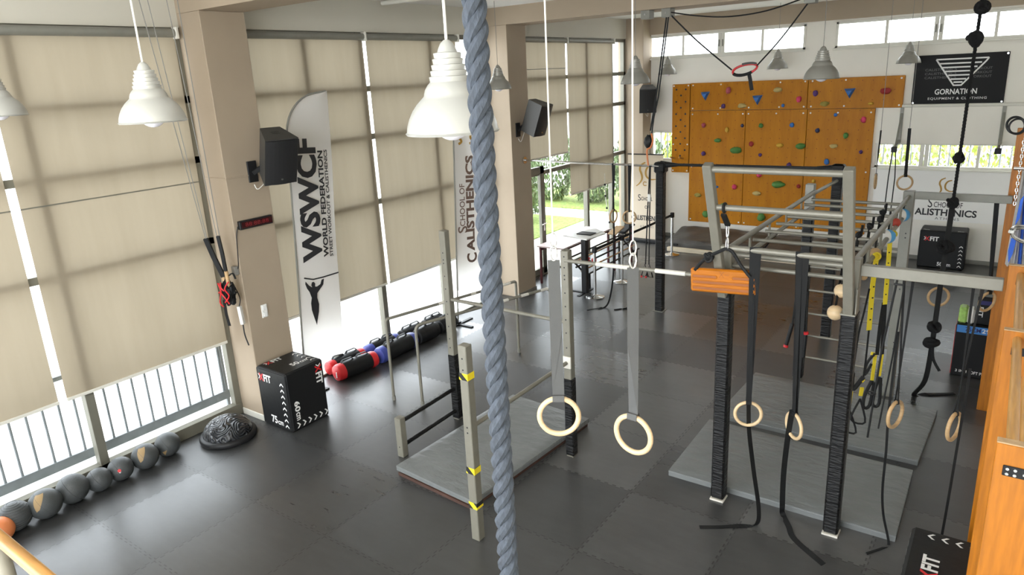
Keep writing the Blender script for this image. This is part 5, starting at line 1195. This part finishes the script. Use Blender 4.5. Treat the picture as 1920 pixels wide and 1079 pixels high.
lamp('grey bell lamp before the second pillar', -6.66, 9.0, 3.715, M_LAMPGREY, M_CORDG)
lamp('grey bell lamp in front of the back corner pillar and speaker', -4.34, 9.0, 3.72, M_LAMPGREY, M_CORDG)
lamp('grey bell lamp overlapping the top edge of the climbing board', -1.96, 9.0, 3.69, M_LAMPGREY, M_CORDG)
lamp('small grey bell lamp under the first high window, near the corner', -6.33, 14.7, 3.77, M_LAMPGREY, M_CORDG)
lamp('small grey bell lamp under the first high window, beside the red handle', -4.03, 14.7, 3.78, M_LAMPGREY, M_CORDG)
lamp('small grey bell lamp beside the black banner', -1.76, 14.7, 3.77, M_LAMPGREY, M_CORDG)

# ------------------------------------------------------------------ pulley ropes and red handle between the beams
def beam_block(label, x):
    t = thing('beam_bracket', label, 'bracket', (x, 10.0, 4.66))
    part('bracket_box', MB().box((x - 0.07, 9.90, 4.60), (x + 0.07, 10.06, 4.72), 0.005), M_GREYSTEEL, t)
    part('bolt', MB().cyl((x, 9.885, 4.66), (x, 9.90, 4.66), 0.015, n=8), M_CHROME, t)
beam_block('dark steel bracket under the second beam above the speaker corner', -4.30)
beam_block('dark steel bracket under the second beam above the climbing board', -2.36)
beam_block('small dark bracket under the second beam, nearest the windows', -4.62)
t = thing('pulling_handle', 'red and black looped handle slung from two ropes below the second beam', 'exercise handle', (-3.16, 9.95, 3.7))
mb = MB()
loop = []
for i in range(28):
    a = 2 * PI * i / 28; loop.append(V((-3.16 + 0.165 * math.cos(a), 9.95 + 0.02 * math.sin(2 * a), 3.825 + 0.065 * math.sin(a) + 0.03 * math.cos(a))))
part('red_loop', MB().tube(loop, 0.016, n=8, closed=True), M_RED, t, smooth=True)
part('black_grip', MB().tube([p + V((0, -0.004, 0)) for p in loop[15:25]], 0.021, n=8), M_WEB, t, smooth=True)
part('black_grip', MB().tube([p + V((0, -0.004, 0.012)) for p in loop[2:9]], 0.017, n=8), M_GREYWEB, t, smooth=True)
part('rope', MB().tube(smooth_path([(-4.24, 9.95, 4.62), (-3.85, 9.95, 4.25), (-3.34, 9.95, 3.83)], 5), 0.011, n=6).tube(smooth_path([(-3.0, 9.95, 3.87), (-2.7, 9.95, 4.2), (-2.38, 9.95, 4.62)], 5), 0.010, n=6), M_WEB, t)
part('slack_rope', MB().tube(smooth_path([(-4.24, 9.93, 4.66), (-3.85, 9.93, 4.58), (-3.4, 9.93, 4.53), (-2.9, 9.93, 4.56), (-2.40, 9.93, 4.68)], 6), 0.010, n=6), M_WEB, t)
part('hanging_strap', MB().ribbon([(-3.10, 9.94, 3.78), (-3.08, 9.94, 3.70), (-3.05, 9.94, 3.55)], (1, 0, 0), 0.05, 0.008), M_WEB, t)
t = thing('strap_bundle', 'black strap bundle with orange cord hung beside the back corner', 'straps', (-4.57, 9.95, 2.8))
part('strap', MB().ribbon([(-4.31, 9.95, 4.6), (-4.43, 9.95, 3.7), (-4.55, 9.95, 3.0)], (1, 0.3, 0), 0.022, 0.006).ribbon([(-4.28, 9.95, 4.6), (-4.42, 9.94, 3.5), (-4.49, 9.94, 3.2), (-4.53, 9.94, 2.92)], (1, 0.3, 0), 0.02, 0.006), M_WEB, t)
part('padded_grip', MB().sphere((-4.58, 9.95, 2.84), 0.085, n=14, m=9, sc=(0.8, 0.6, 1.2), fn=lambda q: 1 + 0.25 * noise.noise(q * 2)), M_BLACKCLOTH, t, smooth=True)
part('orange_cord', MB().tube(smooth_path([(-4.52, 9.92, 2.96), (-4.49, 9.9, 2.86), (-4.52, 9.9, 2.76), (-4.58, 9.9, 2.72), (-4.575, 9.9, 2.60), (-4.56, 9.9, 2.48)], 4), 0.014, n=6), MATS['hold_red'] if False else M_ORBALL, t, smooth=True)
# resistance band with handles on the thin bar
t = thing('resistance_band', 'black resistance tube with two triangular handles hanging from the thin chrome bar', 'resistance band', (-4.71, 10.24, 0.6))
part('band', MB().tube([(-4.69, 10.24, 2.43), (-4.72, 10.22, 1.6), (-4.74, 10.2, 0.82)], 0.011, n=6).tube([(-4.68, 10.24, 2.43), (-4.68, 10.22, 1.6), (-4.68, 10.2, 0.82)], 0.011, n=6), M_BLACK, t)
for x in (-4.75, -4.67):
    part('handle', MB().tube([(x, 10.2, 0.82), (x - 0.05, 10.17, 0.62), (x + 0.05, 10.22, 0.60)], 0.014, n=6, closed=True), M_BLACK, t)
    part('red_cap', MB().cyl((x - 0.06, 10.16, 0.61), (x - 0.035, 10.175, 0.61), 0.018), M_RED, t)
part('buckle', MB().box((-4.71, 10.20, 1.86), (-4.66, 10.23, 1.98), 0.005), M_WHITEPL, t)
# ------------------------------------------------------------------ belt barrier posts
SB = [(-5.86, 10.50), (-5.85, 11.55), (-5.82, 13.85)]
for i, (x, y) in enumerate(SB):
    t = thing('barrier_post', ['chrome barrier post nearest the holed steel posts', 'chrome barrier post in the middle of the belt line', 'chrome barrier post at the end of the belt by the crash pad'][i], 'barrier post', (x, y, 0), 'chrome belt barrier posts')
    part('base', MB().lathe([(0.0, 0.0), (0.165, 0.0), (0.168, 0.012), (0.15, 0.022), (0.05, 0.035), (0.03, 0.05)], (x, y, 0), n=36), M_CHROME, t, smooth=True)
    part('pole', MB().cyl((x, y, 0.03), (x, y, 0.86), 0.027, n=18), M_CHROME, t, smooth=True)
    part('belt_head', MB().box((x - 0.035, y - 0.035, 0.82), (x + 0.035, y + 0.035, 0.93), 0.008), M_BLACK, t)
for a, b, lab in ((0, 1, 'black barrier belt between the first two chrome posts'), (1, 2, 'long black barrier belt running to the post by the crash pad')):
    solo('barrier_belt', MB().ribbon([(*SB[a], 0.88), (*((V((*SB[a], 0)) + V((*SB[b], 0))) / 2).xy, 0.872), (*SB[b], 0.88)], (0, 0, 1), 0.05, 0.004), M_WEB, lab, 'belt', (*SB[a], 0.88), 'barrier belts')
# ------------------------------------------------------------------ desk stand, table, bar rack by the door
t = thing('lectern_stand', 'white lectern top on a black post beside the glazed door', 'lectern', (-6.15, 10.66, 0))
part('post', MB().box((-6.20, 10.61, 0.0), (-6.10, 10.71, 1.0), 0.006), M_BLACK, t)
part('base_plate', MB().box((-6.55, 10.62, 0), (-5.98, 10.68, 0.012), 0.003).box((-6.18, 10.4, 0), (-6.12, 10.95, 0.012), 0.003), M_BLACK, t)
part('top_board', MB().add([(-6.62, 10.70, 1.01), (-6.06, 10.58, 1.01), (-5.98, 11.15, 1.01), (-6.36, 11.45, 1.01), (-6.62, 10.70, 1.035), (-6.06, 10.58, 1.035), (-5.98, 11.15, 1.035), (-6.36, 11.45, 1.035)], [(3, 2, 1, 0), (4, 5, 6, 7), (0, 1, 5, 4), (1, 2, 6, 5), (2, 3, 7, 6), (3, 0, 4, 7)]), M_WHITEPL, t)
t = thing('laptop', 'dark device lying on the white lectern top', 'device', (-6.25, 10.95, 1.035))
part('body', MB().box((-6.42, 10.84, 1.035), (-6.12, 11.05, 1.055), 0.005), M_BLACK, t)
part('paper', MB().box((-6.36, 11.08, 1.035), (-6.1, 11.26, 1.043), 0.001), M_WHITE, t)
t = thing('table', 'long pink-topped table on dark red legs in front of the far windows', 'table', (-7.0, 11.7, 0))
part('table_top', MB().box((-7.25, 10.75, 0.73), (-6.65, 12.65, 0.76), 0.006), M_PINKTOP, t)
for x, y in ((-7.2, 10.8), (-6.7, 10.8), (-7.2, 12.6), (-6.7, 12.6)): part('leg', MB().box((x - 0.02, y - 0.02, 0), (x + 0.02, y + 0.02, 0.73), 0.004), M_DKRED, t)
part('apron', MB().box((-7.2, 10.8, 0.66), (-7.18, 12.6, 0.73)).box((-6.72, 10.8, 0.68), (-6.70, 12.6, 0.73)), M_DKRED, t)
t = thing('bar_rack', 'low black rack holding metal bars beside the pink table', 'rack', (-6.4, 11.9, 0))
for y in (10.9, 12.9): part('end_frame', MB().box((-6.62, y - 0.02, 0), (-6.58, y + 0.02, 0.6), 0.004).box((-6.22, y - 0.02, 0), (-6.18, y + 0.02, 0.3), 0.004).beam((-6.6, y, 0.55), (-6.2, y, 0.2), 0.03, 0.03), M_BLACK, t)
for k in range(5):
    x = -6.56 + k * 0.085; z = 0.55 - k * 0.075
    b = solo('barbell_bar', MB().cyl((x, 10.75, z + 0.03), (x, 13.05, z + 0.03), 0.017), M_CHROME if k % 2 else M_BLACK, ['black bar on the low rack, highest one', 'chrome bar on the low rack, second from the top', 'black bar in the middle of the low rack', 'chrome bar on the low rack, second from the floor side', 'black bar on the low rack, the lowest one'][k], 'bar', (x, 10.75, z + 0.03), 'bars on the low rack', smooth=True)
t = thing('dumbbell', 'small red and black weight lying on the bar rack', 'dumbbell', (-6.34, 11.2, 0.42))
part('handle', MB().cyl((-6.40, 11.2, 0.47), (-6.26, 11.2, 0.47), 0.015), M_CHROME, t)
for x in (-6.40, -6.26): part('weight', MB().cyl((x - 0.03, 11.2, 0.47), (x + 0.03, 11.2, 0.47), 0.045), M_RED, t, smooth=True)
t = thing('sit_up_bench', 'folded black-padded bench with wooden board standing behind the lectern', 'bench', (-6.35, 12.3, 0))
part('board', MB().beam((-6.38, 12.15, 0.76), (-6.36, 12.5, 0.86), 0.2, 0.03, 0.01), M_ENDGRAIN, t)
part('pad', MB().beam((-6.36, 12.5, 0.72), (-6.34, 12.95, 0.82), 0.2, 0.05, 0.02), M_BLACKCLOTH, t)
part('leg', MB().beam((-6.35, 12.2, 0.0), (-6.34, 12.2, 0.77), 0.04, 0.04), M_DKRED, t); part('leg', MB().beam((-6.32, 12.9, 0.0), (-6.31, 12.9, 0.78), 0.04, 0.04), M_DKRED, t)
t = thing('paper_garland', 'thin white string with small dark tags hanging before the far window', 'string', (-6.9, 12.5, 1.2))
part('string', MB().tube(smooth_path([(-7.3, 13.6, 1.75), (-7.28, 13.6, 1.2), (-7.2, 13.6, 0.72), (-7.15, 13.6, 0.1)], 5), 0.008, n=6), M_CORDW, t)
for p in ((-7.29, 13.59, 1.5), (-7.285, 13.59, 1.25), (-7.25, 13.59, 0.98), (-7.19, 13.59, 0.66)): part('tag', MB().sphere(p, 0.026, n=8, m=6), M_BLACK, t)
# crash pads by the climbing board
def crash_pad(label, x0, x1, y0, y1, h, seed):
    n, k = 40, 16; vs = []
    for j in range(k + 1):
        for i in range(n + 1):
            u, v = i / n, j / k; e = min(u * n, (1 - u) * n, v * k, (1 - v) * k)
            z = h * (0.62 + 0.38 * min(1, v * 1.6)) - (0.05 if e < 0.5 else 0) + 0.035 * noise.noise(V((u * 6 + seed, v * 3, 0))) * (e > 0.5)
            vs.append(V((x0 + (x1 - x0) * u + 0.02 * noise.noise(V((seed, v * 3, 1))), y0 + (y1 - y0) * v - 0.04 * noise.noise(V((u * 5, seed, 2))), z)))
    W = n + 1; fs = [(j * W + i, j * W + i + 1, (j + 1) * W + i + 1, (j + 1) * W + i) for j in range(k) for i in range(n)]
    ring_ = [i for i in range(W)] + [j * W + n for j in range(1, k + 1)] + [k * W + i for i in range(n - 1, -1, -1)] + [j * W for j in range(k - 1, 0, -1)]
    b0 = len(vs); N = len(ring_)
    for i in ring_: vs.append(V((vs[i].x, vs[i].y, 0.0)))
    fs += [(ring_[i], b0 + i, b0 + (i + 1) % N, ring_[(i + 1) % N]) for i in range(N)]; fs.append(tuple(b0 + i for i in range(N)))
    t = thing('crash_pad', label, 'crash pad', ((x0 + x1) / 2, y0, 0), 'black crash pads')
    part('pad_cover', MB().add(vs, fs), M_PAD, t, smooth=True)
    part('pull_tab', MB().box((x0 + 0.15, y0 - 0.02, 0.1), (x0 + 0.28, y0 + 0.02, 0.14), 0.005), M_WEB, t)
crash_pad('thick black crash pad under the climbing board, nearer the cream roll-up banner', -6.15, -4.05, 14.28, 15.38, 0.33, 1.3)
crash_pad('thick black crash pad under the climbing board, nearer the overhead ladder', -4.03, -1.95, 14.32, 15.38, 0.31, 7.7)
solo('plank', MB().box((-6.05, 14.12, 0), (-2.2, 14.22, 0.09), 0.008), M_PALEWOOD, 'long pale wooden plank on the floor before the crash pads', 'plank', (-4.1, 14.17, 0))

# ------------------------------------------------------------------ hangboard
hy = LP(0, 0.70)
hb0, hb1, hz0, hz1, hby = -2.085, -1.555, 2.105, 2.305, 5.40
t = thing('hangboard', 'small orange wooden hangboard with slots slung from the leaning bar frame', 'hangboard', ((hb0 + hb1) / 2, hby, hz0))
HM = Matrix.Rotation(math.radians(-2), 4, 'Y') @ Matrix.Rotation(math.radians(4), 4, 'Z')
HM.translation = V(((hb0 + hb1) / 2, hby, (hz0 + hz1) / 2))
w2, h2 = (hb1 - hb0) / 2, (hz1 - hz0) / 2
part('board', MB().box((-w2, -0.025, -h2), (w2, 0.025, h2), 0.012, HM), M_HANGB, t)
sl = MB(); rm = MB()
def slot(x0, x1, z, hh=0.014):
    pts = []
    for a in range(9): th = PI / 2 + PI * a / 8; pts.append((x0 + hh * math.cos(th), z + hh * math.sin(th)))
    for a in range(9): th = -PI / 2 + PI * a / 8; pts.append((x1 + hh * math.cos(th), z + hh * math.sin(th)))
    sl.add([HM @ V((x, -0.0262, z_)) for x, z_ in pts], [tuple(range(len(pts)))])
    rm.tube([HM @ V((x, -0.026, z_)) for x, z_ in pts], 0.0035, n=6, closed=True)
slot(-w2 + 0.03, -0.06, 0.035); slot(0.09, w2 - 0.03, 0.035); slot(-w2 + 0.03, w2 - 0.03, -0.015); slot(-w2 + 0.03, w2 - 0.03, -0.065)
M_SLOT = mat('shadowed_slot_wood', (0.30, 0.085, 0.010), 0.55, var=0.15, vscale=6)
part('slot', sl, M_SLOT, t); part('slot_edge', rm, M_HANGB, t)
eg = MB()
for sx in (-1, 1): eg.stroke([(0.018 * sx - 0.01, 0.085), (0.0 * sx - 0.01, 0.06), (0.018 * sx - 0.01, 0.035)], 0.004, HM @ V((0, -0.0255, 0)), HM.to_3x3() @ V((1, 0, 0)), V((0, 0, 1)), 0.001)
eg.stroke([(0.015, 0.058), (0.05, 0.058)], 0.004, HM @ V((0, -0.0255, 0)), HM.to_3x3() @ V((1, 0, 0)), V((0, 0, 1)), 0.001)
part('burnt_emblem', eg, M_SLOT, t)
kx = (hb0 + hb1) / 2 + 0.03
part('sling', MB().tube(smooth_path([(hb0 + 0.035, hby - 0.035, hz1 - 0.025), (hb0 + 0.12, hby - 0.03, hz1 + 0.08), (kx - 0.04, hby - 0.03, 2.47), (kx, hby - 0.03, 2.485), (kx + 0.05, hby - 0.03, 2.46), (hb1 - 0.12, hby - 0.03, hz1 + 0.06), (hb1 - 0.04, hby - 0.035, hz1 - 0.03)], 4), 0.014, n=8), M_WEB, t, smooth=True)
part('sling_knot', knot((hb0 + 0.15, hby - 0.03, hz1 + 0.10), 0.045, 3), M_WEB, t, smooth=True)
cm = MB()
for zc in (2.525, 2.635):
    cm.tube([V((kx + 0.010 * math.cos(a), hby - 0.03 - 0.004 * math.cos(a), zc + 0.055 * math.sin(a))) for a in [2 * PI * i / 18 for i in range(18)]], 0.006, n=8, closed=True)
part('carabiner', cm, M_CHROME, t, smooth=True)
part('top_strap', MB().ribbon([(kx, hby - 0.03, 2.68), (kx + 0.005, hy.y - 0.02, hy.z - 0.05)], (1, 0, 0), 0.04, 0.02).torus((kx + 0.005, hy.y, hy.z), (1, 0, 0), 0.032, 0.012, n=16, m=8), M_WEB, t)
# grips hung on the ladder rig
def grip(name, label, c, r, m, top, m2=None, cat='grip'):
    t = thing(name, label, cat, tuple(c), 'ball grips on the overhead ladder')
    part('ball', MB().sphere(c, r, n=20, m=12), m, t, smooth=True)
    if m2: part('ball_half', MB().sphere(V(c) + V((-0.012, -0.014, 0.0)), r * 0.97, n=20, m=12), m2, t, smooth=True)
    part('sling', MB().ribbon([V(c) + V((0, 0, r * 0.9)), top], (0.5, 0.8, 0), 0.022, 0.004), M_WEB, t)
grip('ball_grip', 'pale wooden ball hung beside the wrapped post, the upper one', (-1.01, 5.86, 2.105), 0.058, M_RING, (-1.0, 5.9, 2.33))
grip('ball_grip', 'pale wooden ball hung beside the wrapped post, the lower one', (-1.03, 5.78, 1.94), 0.062, M_RING, (-1.03, 5.95, 2.33))
grip('ball_grip', 'small wooden ball just under the near side beam', (-0.845, 5.76, 2.27), 0.028, M_RINGTAN, (-0.87, 5.80, 2.38))
grip('ball_grip', 'blue and white ball grip on the ladder rail, nearer the gallery', (-0.90, 7.33, 2.25), 0.068, M_SKYBLUE, (-0.9, 7.36, 2.40), M_WHITEPL)
grip('ball_grip', 'blue and white ball grip on the ladder rail at its far end', (-0.90, 8.33, 2.27), 0.068, M_SKYBLUE, (-0.9, 8.36, 2.40), M_WHITEPL)
grip('ball_grip', 'red ball grip on the ladder rail between the two blue ones', (-0.905, 7.86, 2.28), 0.045, M_REDGRIP, (-0.9, 7.88, 2.40))
grip('ball_grip', 'tan wooden grip wrapped on the ladder rail near the yellow strap', (-0.90, 6.62, 2.25), 0.05, M_RINGTAN, (-0.9, 6.64, 2.40))
grip('ball_grip', 'orange-brown wooden grip tucked in the corner of the ladder rail and side beam', (-0.90, 6.05, 2.25), 0.045, M_RINGTAN, (-0.9, 6.07, 2.40))
# suspension trainers
def trainer(label, x, y, ztop, zy, segs):
    t = thing('suspension_trainer', label, 'suspension trainer', (x, y, zy), 'yellow and black suspension trainers')
    part('yellow_strap', MB().ribbon(segs['yellow'], (0.75, 0.65, 0), 0.045, 0.006).torus((x, y, 2.25), (0, 1, 0), 0.03, 0.008, n=14, m=6), M_YELLOW, t)
    mk = MB()
    a, b = V(segs['yellow'][0]), V(segs['yellow'][-1])
    for k in range(1, 7): p = lerp(a, b, k / 7); mk.ribbon([p + V((0.003, -0.005, 0.006)), p + V((0.003, -0.005, -0.006))], (0.75, 0.65, 0), 0.014, 0.002)
    part('strap_marks', mk, M_BLACK, t)
    s = MB()
    for pth in segs['black']: s.ribbon(smooth_path(pth, 4), (0.75, 0.65, 0), segs.get('w', 0.022), 0.005)
    part('black_strap', s, M_WEB, t)
    for hnd in segs['handles']:
        part('foot_loop', MB().tube(smooth_path(hnd['loop'], 4), hnd.get('r', 0.011), n=7), M_WEB, t, smooth=True)
        part('yellow_keeper', MB().ribbon(hnd['keep'], (0.75, 0.65, 0), 0.032, 0.012), M_YELLOW, t)
    return t
yt = 6.52
trainer('suspension trainer with long printed yellow strap, nearest the wrapped post', -0.87, yt, 2.28, 0.85, dict(
    yellow=[(-0.87, yt, 2.28), (-0.88, yt, 2.0), (-0.875, yt, 1.57)], w=0.016,
    black=[[(-0.90, yt - 0.02, 1.96), (-0.92, yt - 0.05, 1.75), (-0.94, yt - 0.1, 1.55), (-0.95, yt - 0.15, 1.2)], [(-0.875, yt, 1.57), (-0.87, yt - 0.05, 1.3), (-0.87, yt - 0.1, 1.15)]],
    handles=[dict(loop=[(-0.87, yt - 0.1, 1.16), (-0.90, yt - 0.12, 1.10), (-0.945, yt - 0.14, 1.04), (-0.95, yt - 0.15, 1.2)], r=0.02, keep=[(-0.95, yt - 0.15, 1.02), (-0.955, yt - 0.16, 0.86)]),
             dict(loop=[(-0.955, yt - 0.16, 0.86), (-0.99, yt - 0.18, 0.66), (-0.88, yt - 0.14, 0.62), (-0.955, yt - 0.16, 0.86)], r=0.009, keep=[(-0.87, yt - 0.11, 1.06), (-0.875, yt - 0.12, 0.98)]),
             dict(loop=[(-0.875, yt - 0.12, 0.95), (-0.93, yt - 0.16, 0.75), (-0.82, yt - 0.1, 0.72), (-0.875, yt - 0.12, 0.95)], r=0.009, keep=[(-0.89, yt - 0.11, 1.14), (-0.86, yt - 0.11, 1.12)])]))
ys = 7.45
trainer('suspension trainer with shorter yellow strap and two long black loops', -0.87, ys, 2.3, 0.55, dict(
    yellow=[(-0.895, ys, 2.28), (-0.885, ys, 1.9), (-0.88, ys, 1.53)], w=0.04,
    black=[[(-0.89, ys, 1.55), (-0.90, ys - 0.02, 1.3), (-0.90, ys - 0.04, 1.0)], [(-0.88, ys, 1.55), (-0.87, ys, 1.3), (-0.86, ys, 1.0)]],
    handles=[dict(loop=[(-0.92, ys - 0.05, 1.02), (-0.98, ys - 0.08, 0.90), (-0.985, ys - 0.08, 0.78), (-0.94, ys - 0.05, 0.9)], r=0.014, keep=[(-0.915, ys - 0.04, 0.98), (-0.92, ys - 0.05, 0.72)]),
             dict(loop=[(-0.92, ys - 0.05, 0.72), (-0.97, ys - 0.08, 0.55), (-0.97, ys - 0.08, 0.42), (-0.92, ys - 0.05, 0.44), (-0.90, ys - 0.04, 0.70)], r=0.017, keep=[(-0.86, ys, 1.0), (-0.865, ys, 0.76)]),
             dict(loop=[(-0.865, ys, 0.75), (-0.90, ys - 0.03, 0.55), (-0.89, ys - 0.02, 0.43), (-0.84, ys, 0.46), (-0.85, ys, 0.74)], r=0.017, keep=[(-0.95, ys - 0.07, 1.02), (-0.90, ys - 0.03, 1.0)])]))
# knotted black bands on the rungs
for i, (x, y) in enumerate(((-1.03, 7.12), (-1.0, 7.50), (-1.03, 7.86), (-1.06, 6.74))):
    t = thing('band_loop', ['short black band knotted on a ladder rung, third from the gallery end', 'short black band knotted on a ladder rung, middle one of the line', 'short black band knotted on a ladder rung, farthest from the gallery', 'short black band knotted on a ladder rung, nearest the gallery'][i], 'band', (x, y, 2.34), 'black bands knotted on the ladder rungs')
    part('knot', knot((x, y, 2.375), 0.035, 20 + i), M_WEB, t, smooth=True)
    part('band_tail', MB().ribbon([(x, y - 0.01, 2.36), (x - 0.01, y - 0.02, 2.22)], (0.8, 0.6, 0), 0.025, 0.008).ribbon([(x + 0.02, y, 2.37), (x + 0.025, y, 2.47)], (0.8, 0.6, 0), 0.02, 0.01), M_WEB, t)
t = thing('resistance_band', 'black band with red-tipped handles hanging on the ladder between the far posts', 'resistance band', (-1.90, 8.5, 0.5))
part('band', MB().tube([(-1.99, 8.62, 1.19), (-2.0, 8.55, 0.75)], 0.012, n=6).tube([(-1.86, 8.62, 1.19), (-1.84, 8.58, 0.7)], 0.012, n=6), M_WEB, t)
part('handle', MB().cyl((-2.0, 8.55, 0.78), (-2.05, 8.52, 0.50), 0.024), M_BLACK, t); part('handle', MB().cyl((-1.84, 8.58, 0.7), (-1.85, 8.56, 0.36), 0.024), M_BLACK, t)
for a, b in (((-2.05, 8.52, 0.50), (-2.056, 8.516, 0.47)), ((-1.835, 8.55, 0.70), (-1.83, 8.55, 0.67))): part('red_cap', MB().cyl(a, b, 0.03), M_RED, t)
t = thing('hanging_cords', 'thin black looped cords hanging from the near side beam beside the grey post', 'cords', (-0.56, 5.6, 1.2))
part('cord', MB().tube([(-0.60, 5.62, 2.31), (-0.66, 5.66, 1.7), (-0.70, 5.7, 0.95)], 0.008, n=6).tube([(-0.55, 5.62, 2.31), (-0.58, 5.66, 1.7), (-0.63, 5.7, 1.05)], 0.007, n=6), M_WEB, t)
part('clasp', MB().cyl((-0.62, 5.62, 2.28), (-0.56, 5.62, 2.28), 0.008).torus((-0.70, 5.68, 1.35), (0, 0, 1), 0.028, 0.006, n=12, m=6), M_BLACK, t)

# ------------------------------------------------------------------ wooden wall bars
t = thing('wall_bars', 'orange wooden wall bars with thick round rungs at the near end of the wall', 'wall bars', (0.18, 4.3, 0))
for i, (x, y, z) in enumerate(((0.075, 3.0, 2.45), (0.062, 4.30, 2.475), (0.055, 5.66, 2.49))):
    u = part('upright', MB().box((x, y, 0), (XR, y + 0.045, z), 0.003), M_ORANGE, t)
    part('end_grain_cap', MB().box((x, y, z), (XR, y + 0.045, z + 0.006), 0.002), M_ENDGRAIN, u)
    br = MB().box((0.105, y - 0.006, z - 0.13), (XR - 0.02, y, z - 0.085), 0.004)
    part('fixing_plate', br, M_BLACK, u, label='black steel fixing plate')
    for bx_, bz_ in ((0.12, -0.118), (0.12, -0.097), (0.145, -0.118), (0.145, -0.097), (0.175, -0.108)):
        part('screw', MB().cyl((bx_, y - 0.011, z + bz_), (bx_, y - 0.005, z + bz_), 0.006, n=10), M_CHROME, u)
for (ya, yb2) in ((3.045, 4.30), (4.345, 5.66)):
    part('rung', MB().cyl((0.125, ya, 2.43), (0.125, yb2, 2.43), 0.0215, n=22), M_DOWEL, t, smooth=True)
    part('rung', MB().cyl((0.19, ya, 2.22), (0.19, yb2, 2.22), 0.0215, n=18), M_DOWEL, t, smooth=True)
t = thing('wall_bars', 'darker orange upright board rising beyond the beam end and the blue and white flag', 'wall bars', (0.15, 8.85, 0))
u = part('upright', MB().box((-0.015, 8.80, 0), (XR, 8.85, 3.14), 0.004), M_ORANGE, t)
part('upright', MB().box((-0.01, 8.85, 0), (XR, 8.90, 2.75), 0.004), M_ORANGE, t)
for z in (2.6, 2.2, 1.8, 1.4): part('rung', MB().cyl((0.1, 8.90, z), (0.1, 9.6, z), 0.02), M_DOWEL, t, smooth=True)
part('upright', MB().box((0.03, 9.6, 0), (XR, 9.65, 2.75), 0.004), M_ORANGE, t)
t = thing('cable_coil', 'dark cable coil hung on top of the darker orange upright', 'cable', (-0.03, 8.75, 3.12))
part('coil', MB().torus((-0.035, 8.77, 3.17), (0.5, 1, 0.2), 0.085, 0.012, n=28, m=8).torus((-0.02, 8.76, 3.16), (0.4, 1, -0.1), 0.075, 0.010, n=28, m=8).tube(smooth_path([(0.03, 8.77, 3.23), (0.09, 8.78, 3.32), (0.13, 8.8, 3.42)], 4), 0.01, n=6), M_BLACK, t, smooth=True)
t = thing('chain', 'steel chain hanging in front of the darker orange upright', 'chain', (0.08, 8.6, 2.4))
for k in range(20):
    z = 3.05 - k * 0.034; part('chain_link', MB().tube([V((0.05 + (0.010 * math.cos(a) if k % 2 else 0), 8.62 + (0 if k % 2 else 0.010 * math.cos(a)), z + 0.021 * math.sin(a))) for a in [2 * PI * i / 12 for i in range(12)]], 0.005, n=6, closed=True), M_CHROME, t, smooth=True)
part('hook', MB().tube(smooth_path([(0.05, 8.62, 3.08), (0.05, 8.7, 3.14), (0.05, 8.795, 3.13)], 4), 0.009, n=6), M_CHROME, t)
# draped flag
t = thing('draped_flag', 'blue and white striped flag hanging in folds beside the wall bars', 'flag', (0.13, 6.6, 2.3))
def flag_panel(x0b, x1b, m, off):
    vs = []; n, k = 12, 16
    for j in range(k + 1):
        v = j / k
        for i in range(n + 1):
            u = i / n; a = x0b + (x1b - x0b) * u
            x = 0.035 + 0.16 * a * (0.35 + 0.65 * v) + 0.02 * (1 - v)
            vs.append((x, 6.55 + 0.04 * math.sin(a * 26 + v * 2) - off, 3.02 - 0.75 * v))
    W = n + 1
    return MB().add(vs, [(j * W + i, j * W + i + 1, (j + 1) * W + i + 1, (j + 1) * W + i) for j in range(k) for i in range(n)])
for k in range(6):
    part('flag_stripe', flag_panel(k / 6, (k + 1) / 6, M_FLAG, 0), M_FLAGBLUE if k in (3,) else M_FLAG, t, smooth=True)
part('blue_patch', MB().add([(0.05, 6.495, 2.50), (0.085, 6.495, 2.52), (0.075, 6.495, 2.38), (0.055, 6.495, 2.30), (0.042, 6.495, 2.40)], [(0, 1, 2, 3, 4)]).add([(0.07, 6.495, 2.80), (0.09, 6.495, 2.84), (0.085, 6.495, 2.66), (0.06, 6.495, 2.60)], [(0, 1, 2, 3)]), M_FLAGBLUE, t)
part('hanging_rod', MB().cyl((0.0, 6.56, 3.03), (XR, 6.56, 3.03), 0.012), M_CHROME, t)
t = thing('cable_ring', 'coiled grey steel cable loop hanging over the blue and white flag', 'cable', (0.12, 6.2, 2.6))
part('coil', MB().torus((0.14, 6.2, 2.60), (0.25, 0.7, 0.75), 0.105, 0.010, n=32, m=8).torus((0.145, 6.21, 2.585), (0.2, 0.7, 0.72), 0.10, 0.009, n=32, m=8), M_CHROME, t, smooth=True)
part('plug', MB().cyl((0.028, 6.17, 2.62), (0.055, 6.18, 2.615), 0.012), M_WHITEPL, t)
part('wall_hook', MB().tube(smooth_path([(XR, 6.2, 2.72), (0.24, 6.2, 2.70), (0.22, 6.2, 2.66)], 4), 0.008, n=6), M_CHROME, t)

# ------------------------------------------------------------------ gallery rail the picture is taken over
t = thing('gallery_railing', 'golden round wooden handrail on grey tube posts at the near corner', 'railing', (-2.0, 0.46, 1.9))
part('handrail', MB().cyl((-7.0, 0.46, 2.815), (-0.6, 0.46, 2.815), 0.0165, n=20), M_HAND, t, smooth=True)
for x in (-2.06, -4.2): part('post', MB().cyl((x, 0.46, 1.9), (x, 0.46, 2.795), 0.021, n=16), M_STEEL, t, smooth=True)
for x in (-2.06, -4.2): part('saddle', MB().box((x - 0.03, 0.44, 2.79), (x + 0.03, 0.48, 2.806), 0.003), M_STEEL, t)
struct('gallery_floor', MB().box((-7.08, YF, 1.72), (XR, 0.52, 1.9)), M_CREAM, loc=(-3, 0, 1.8))
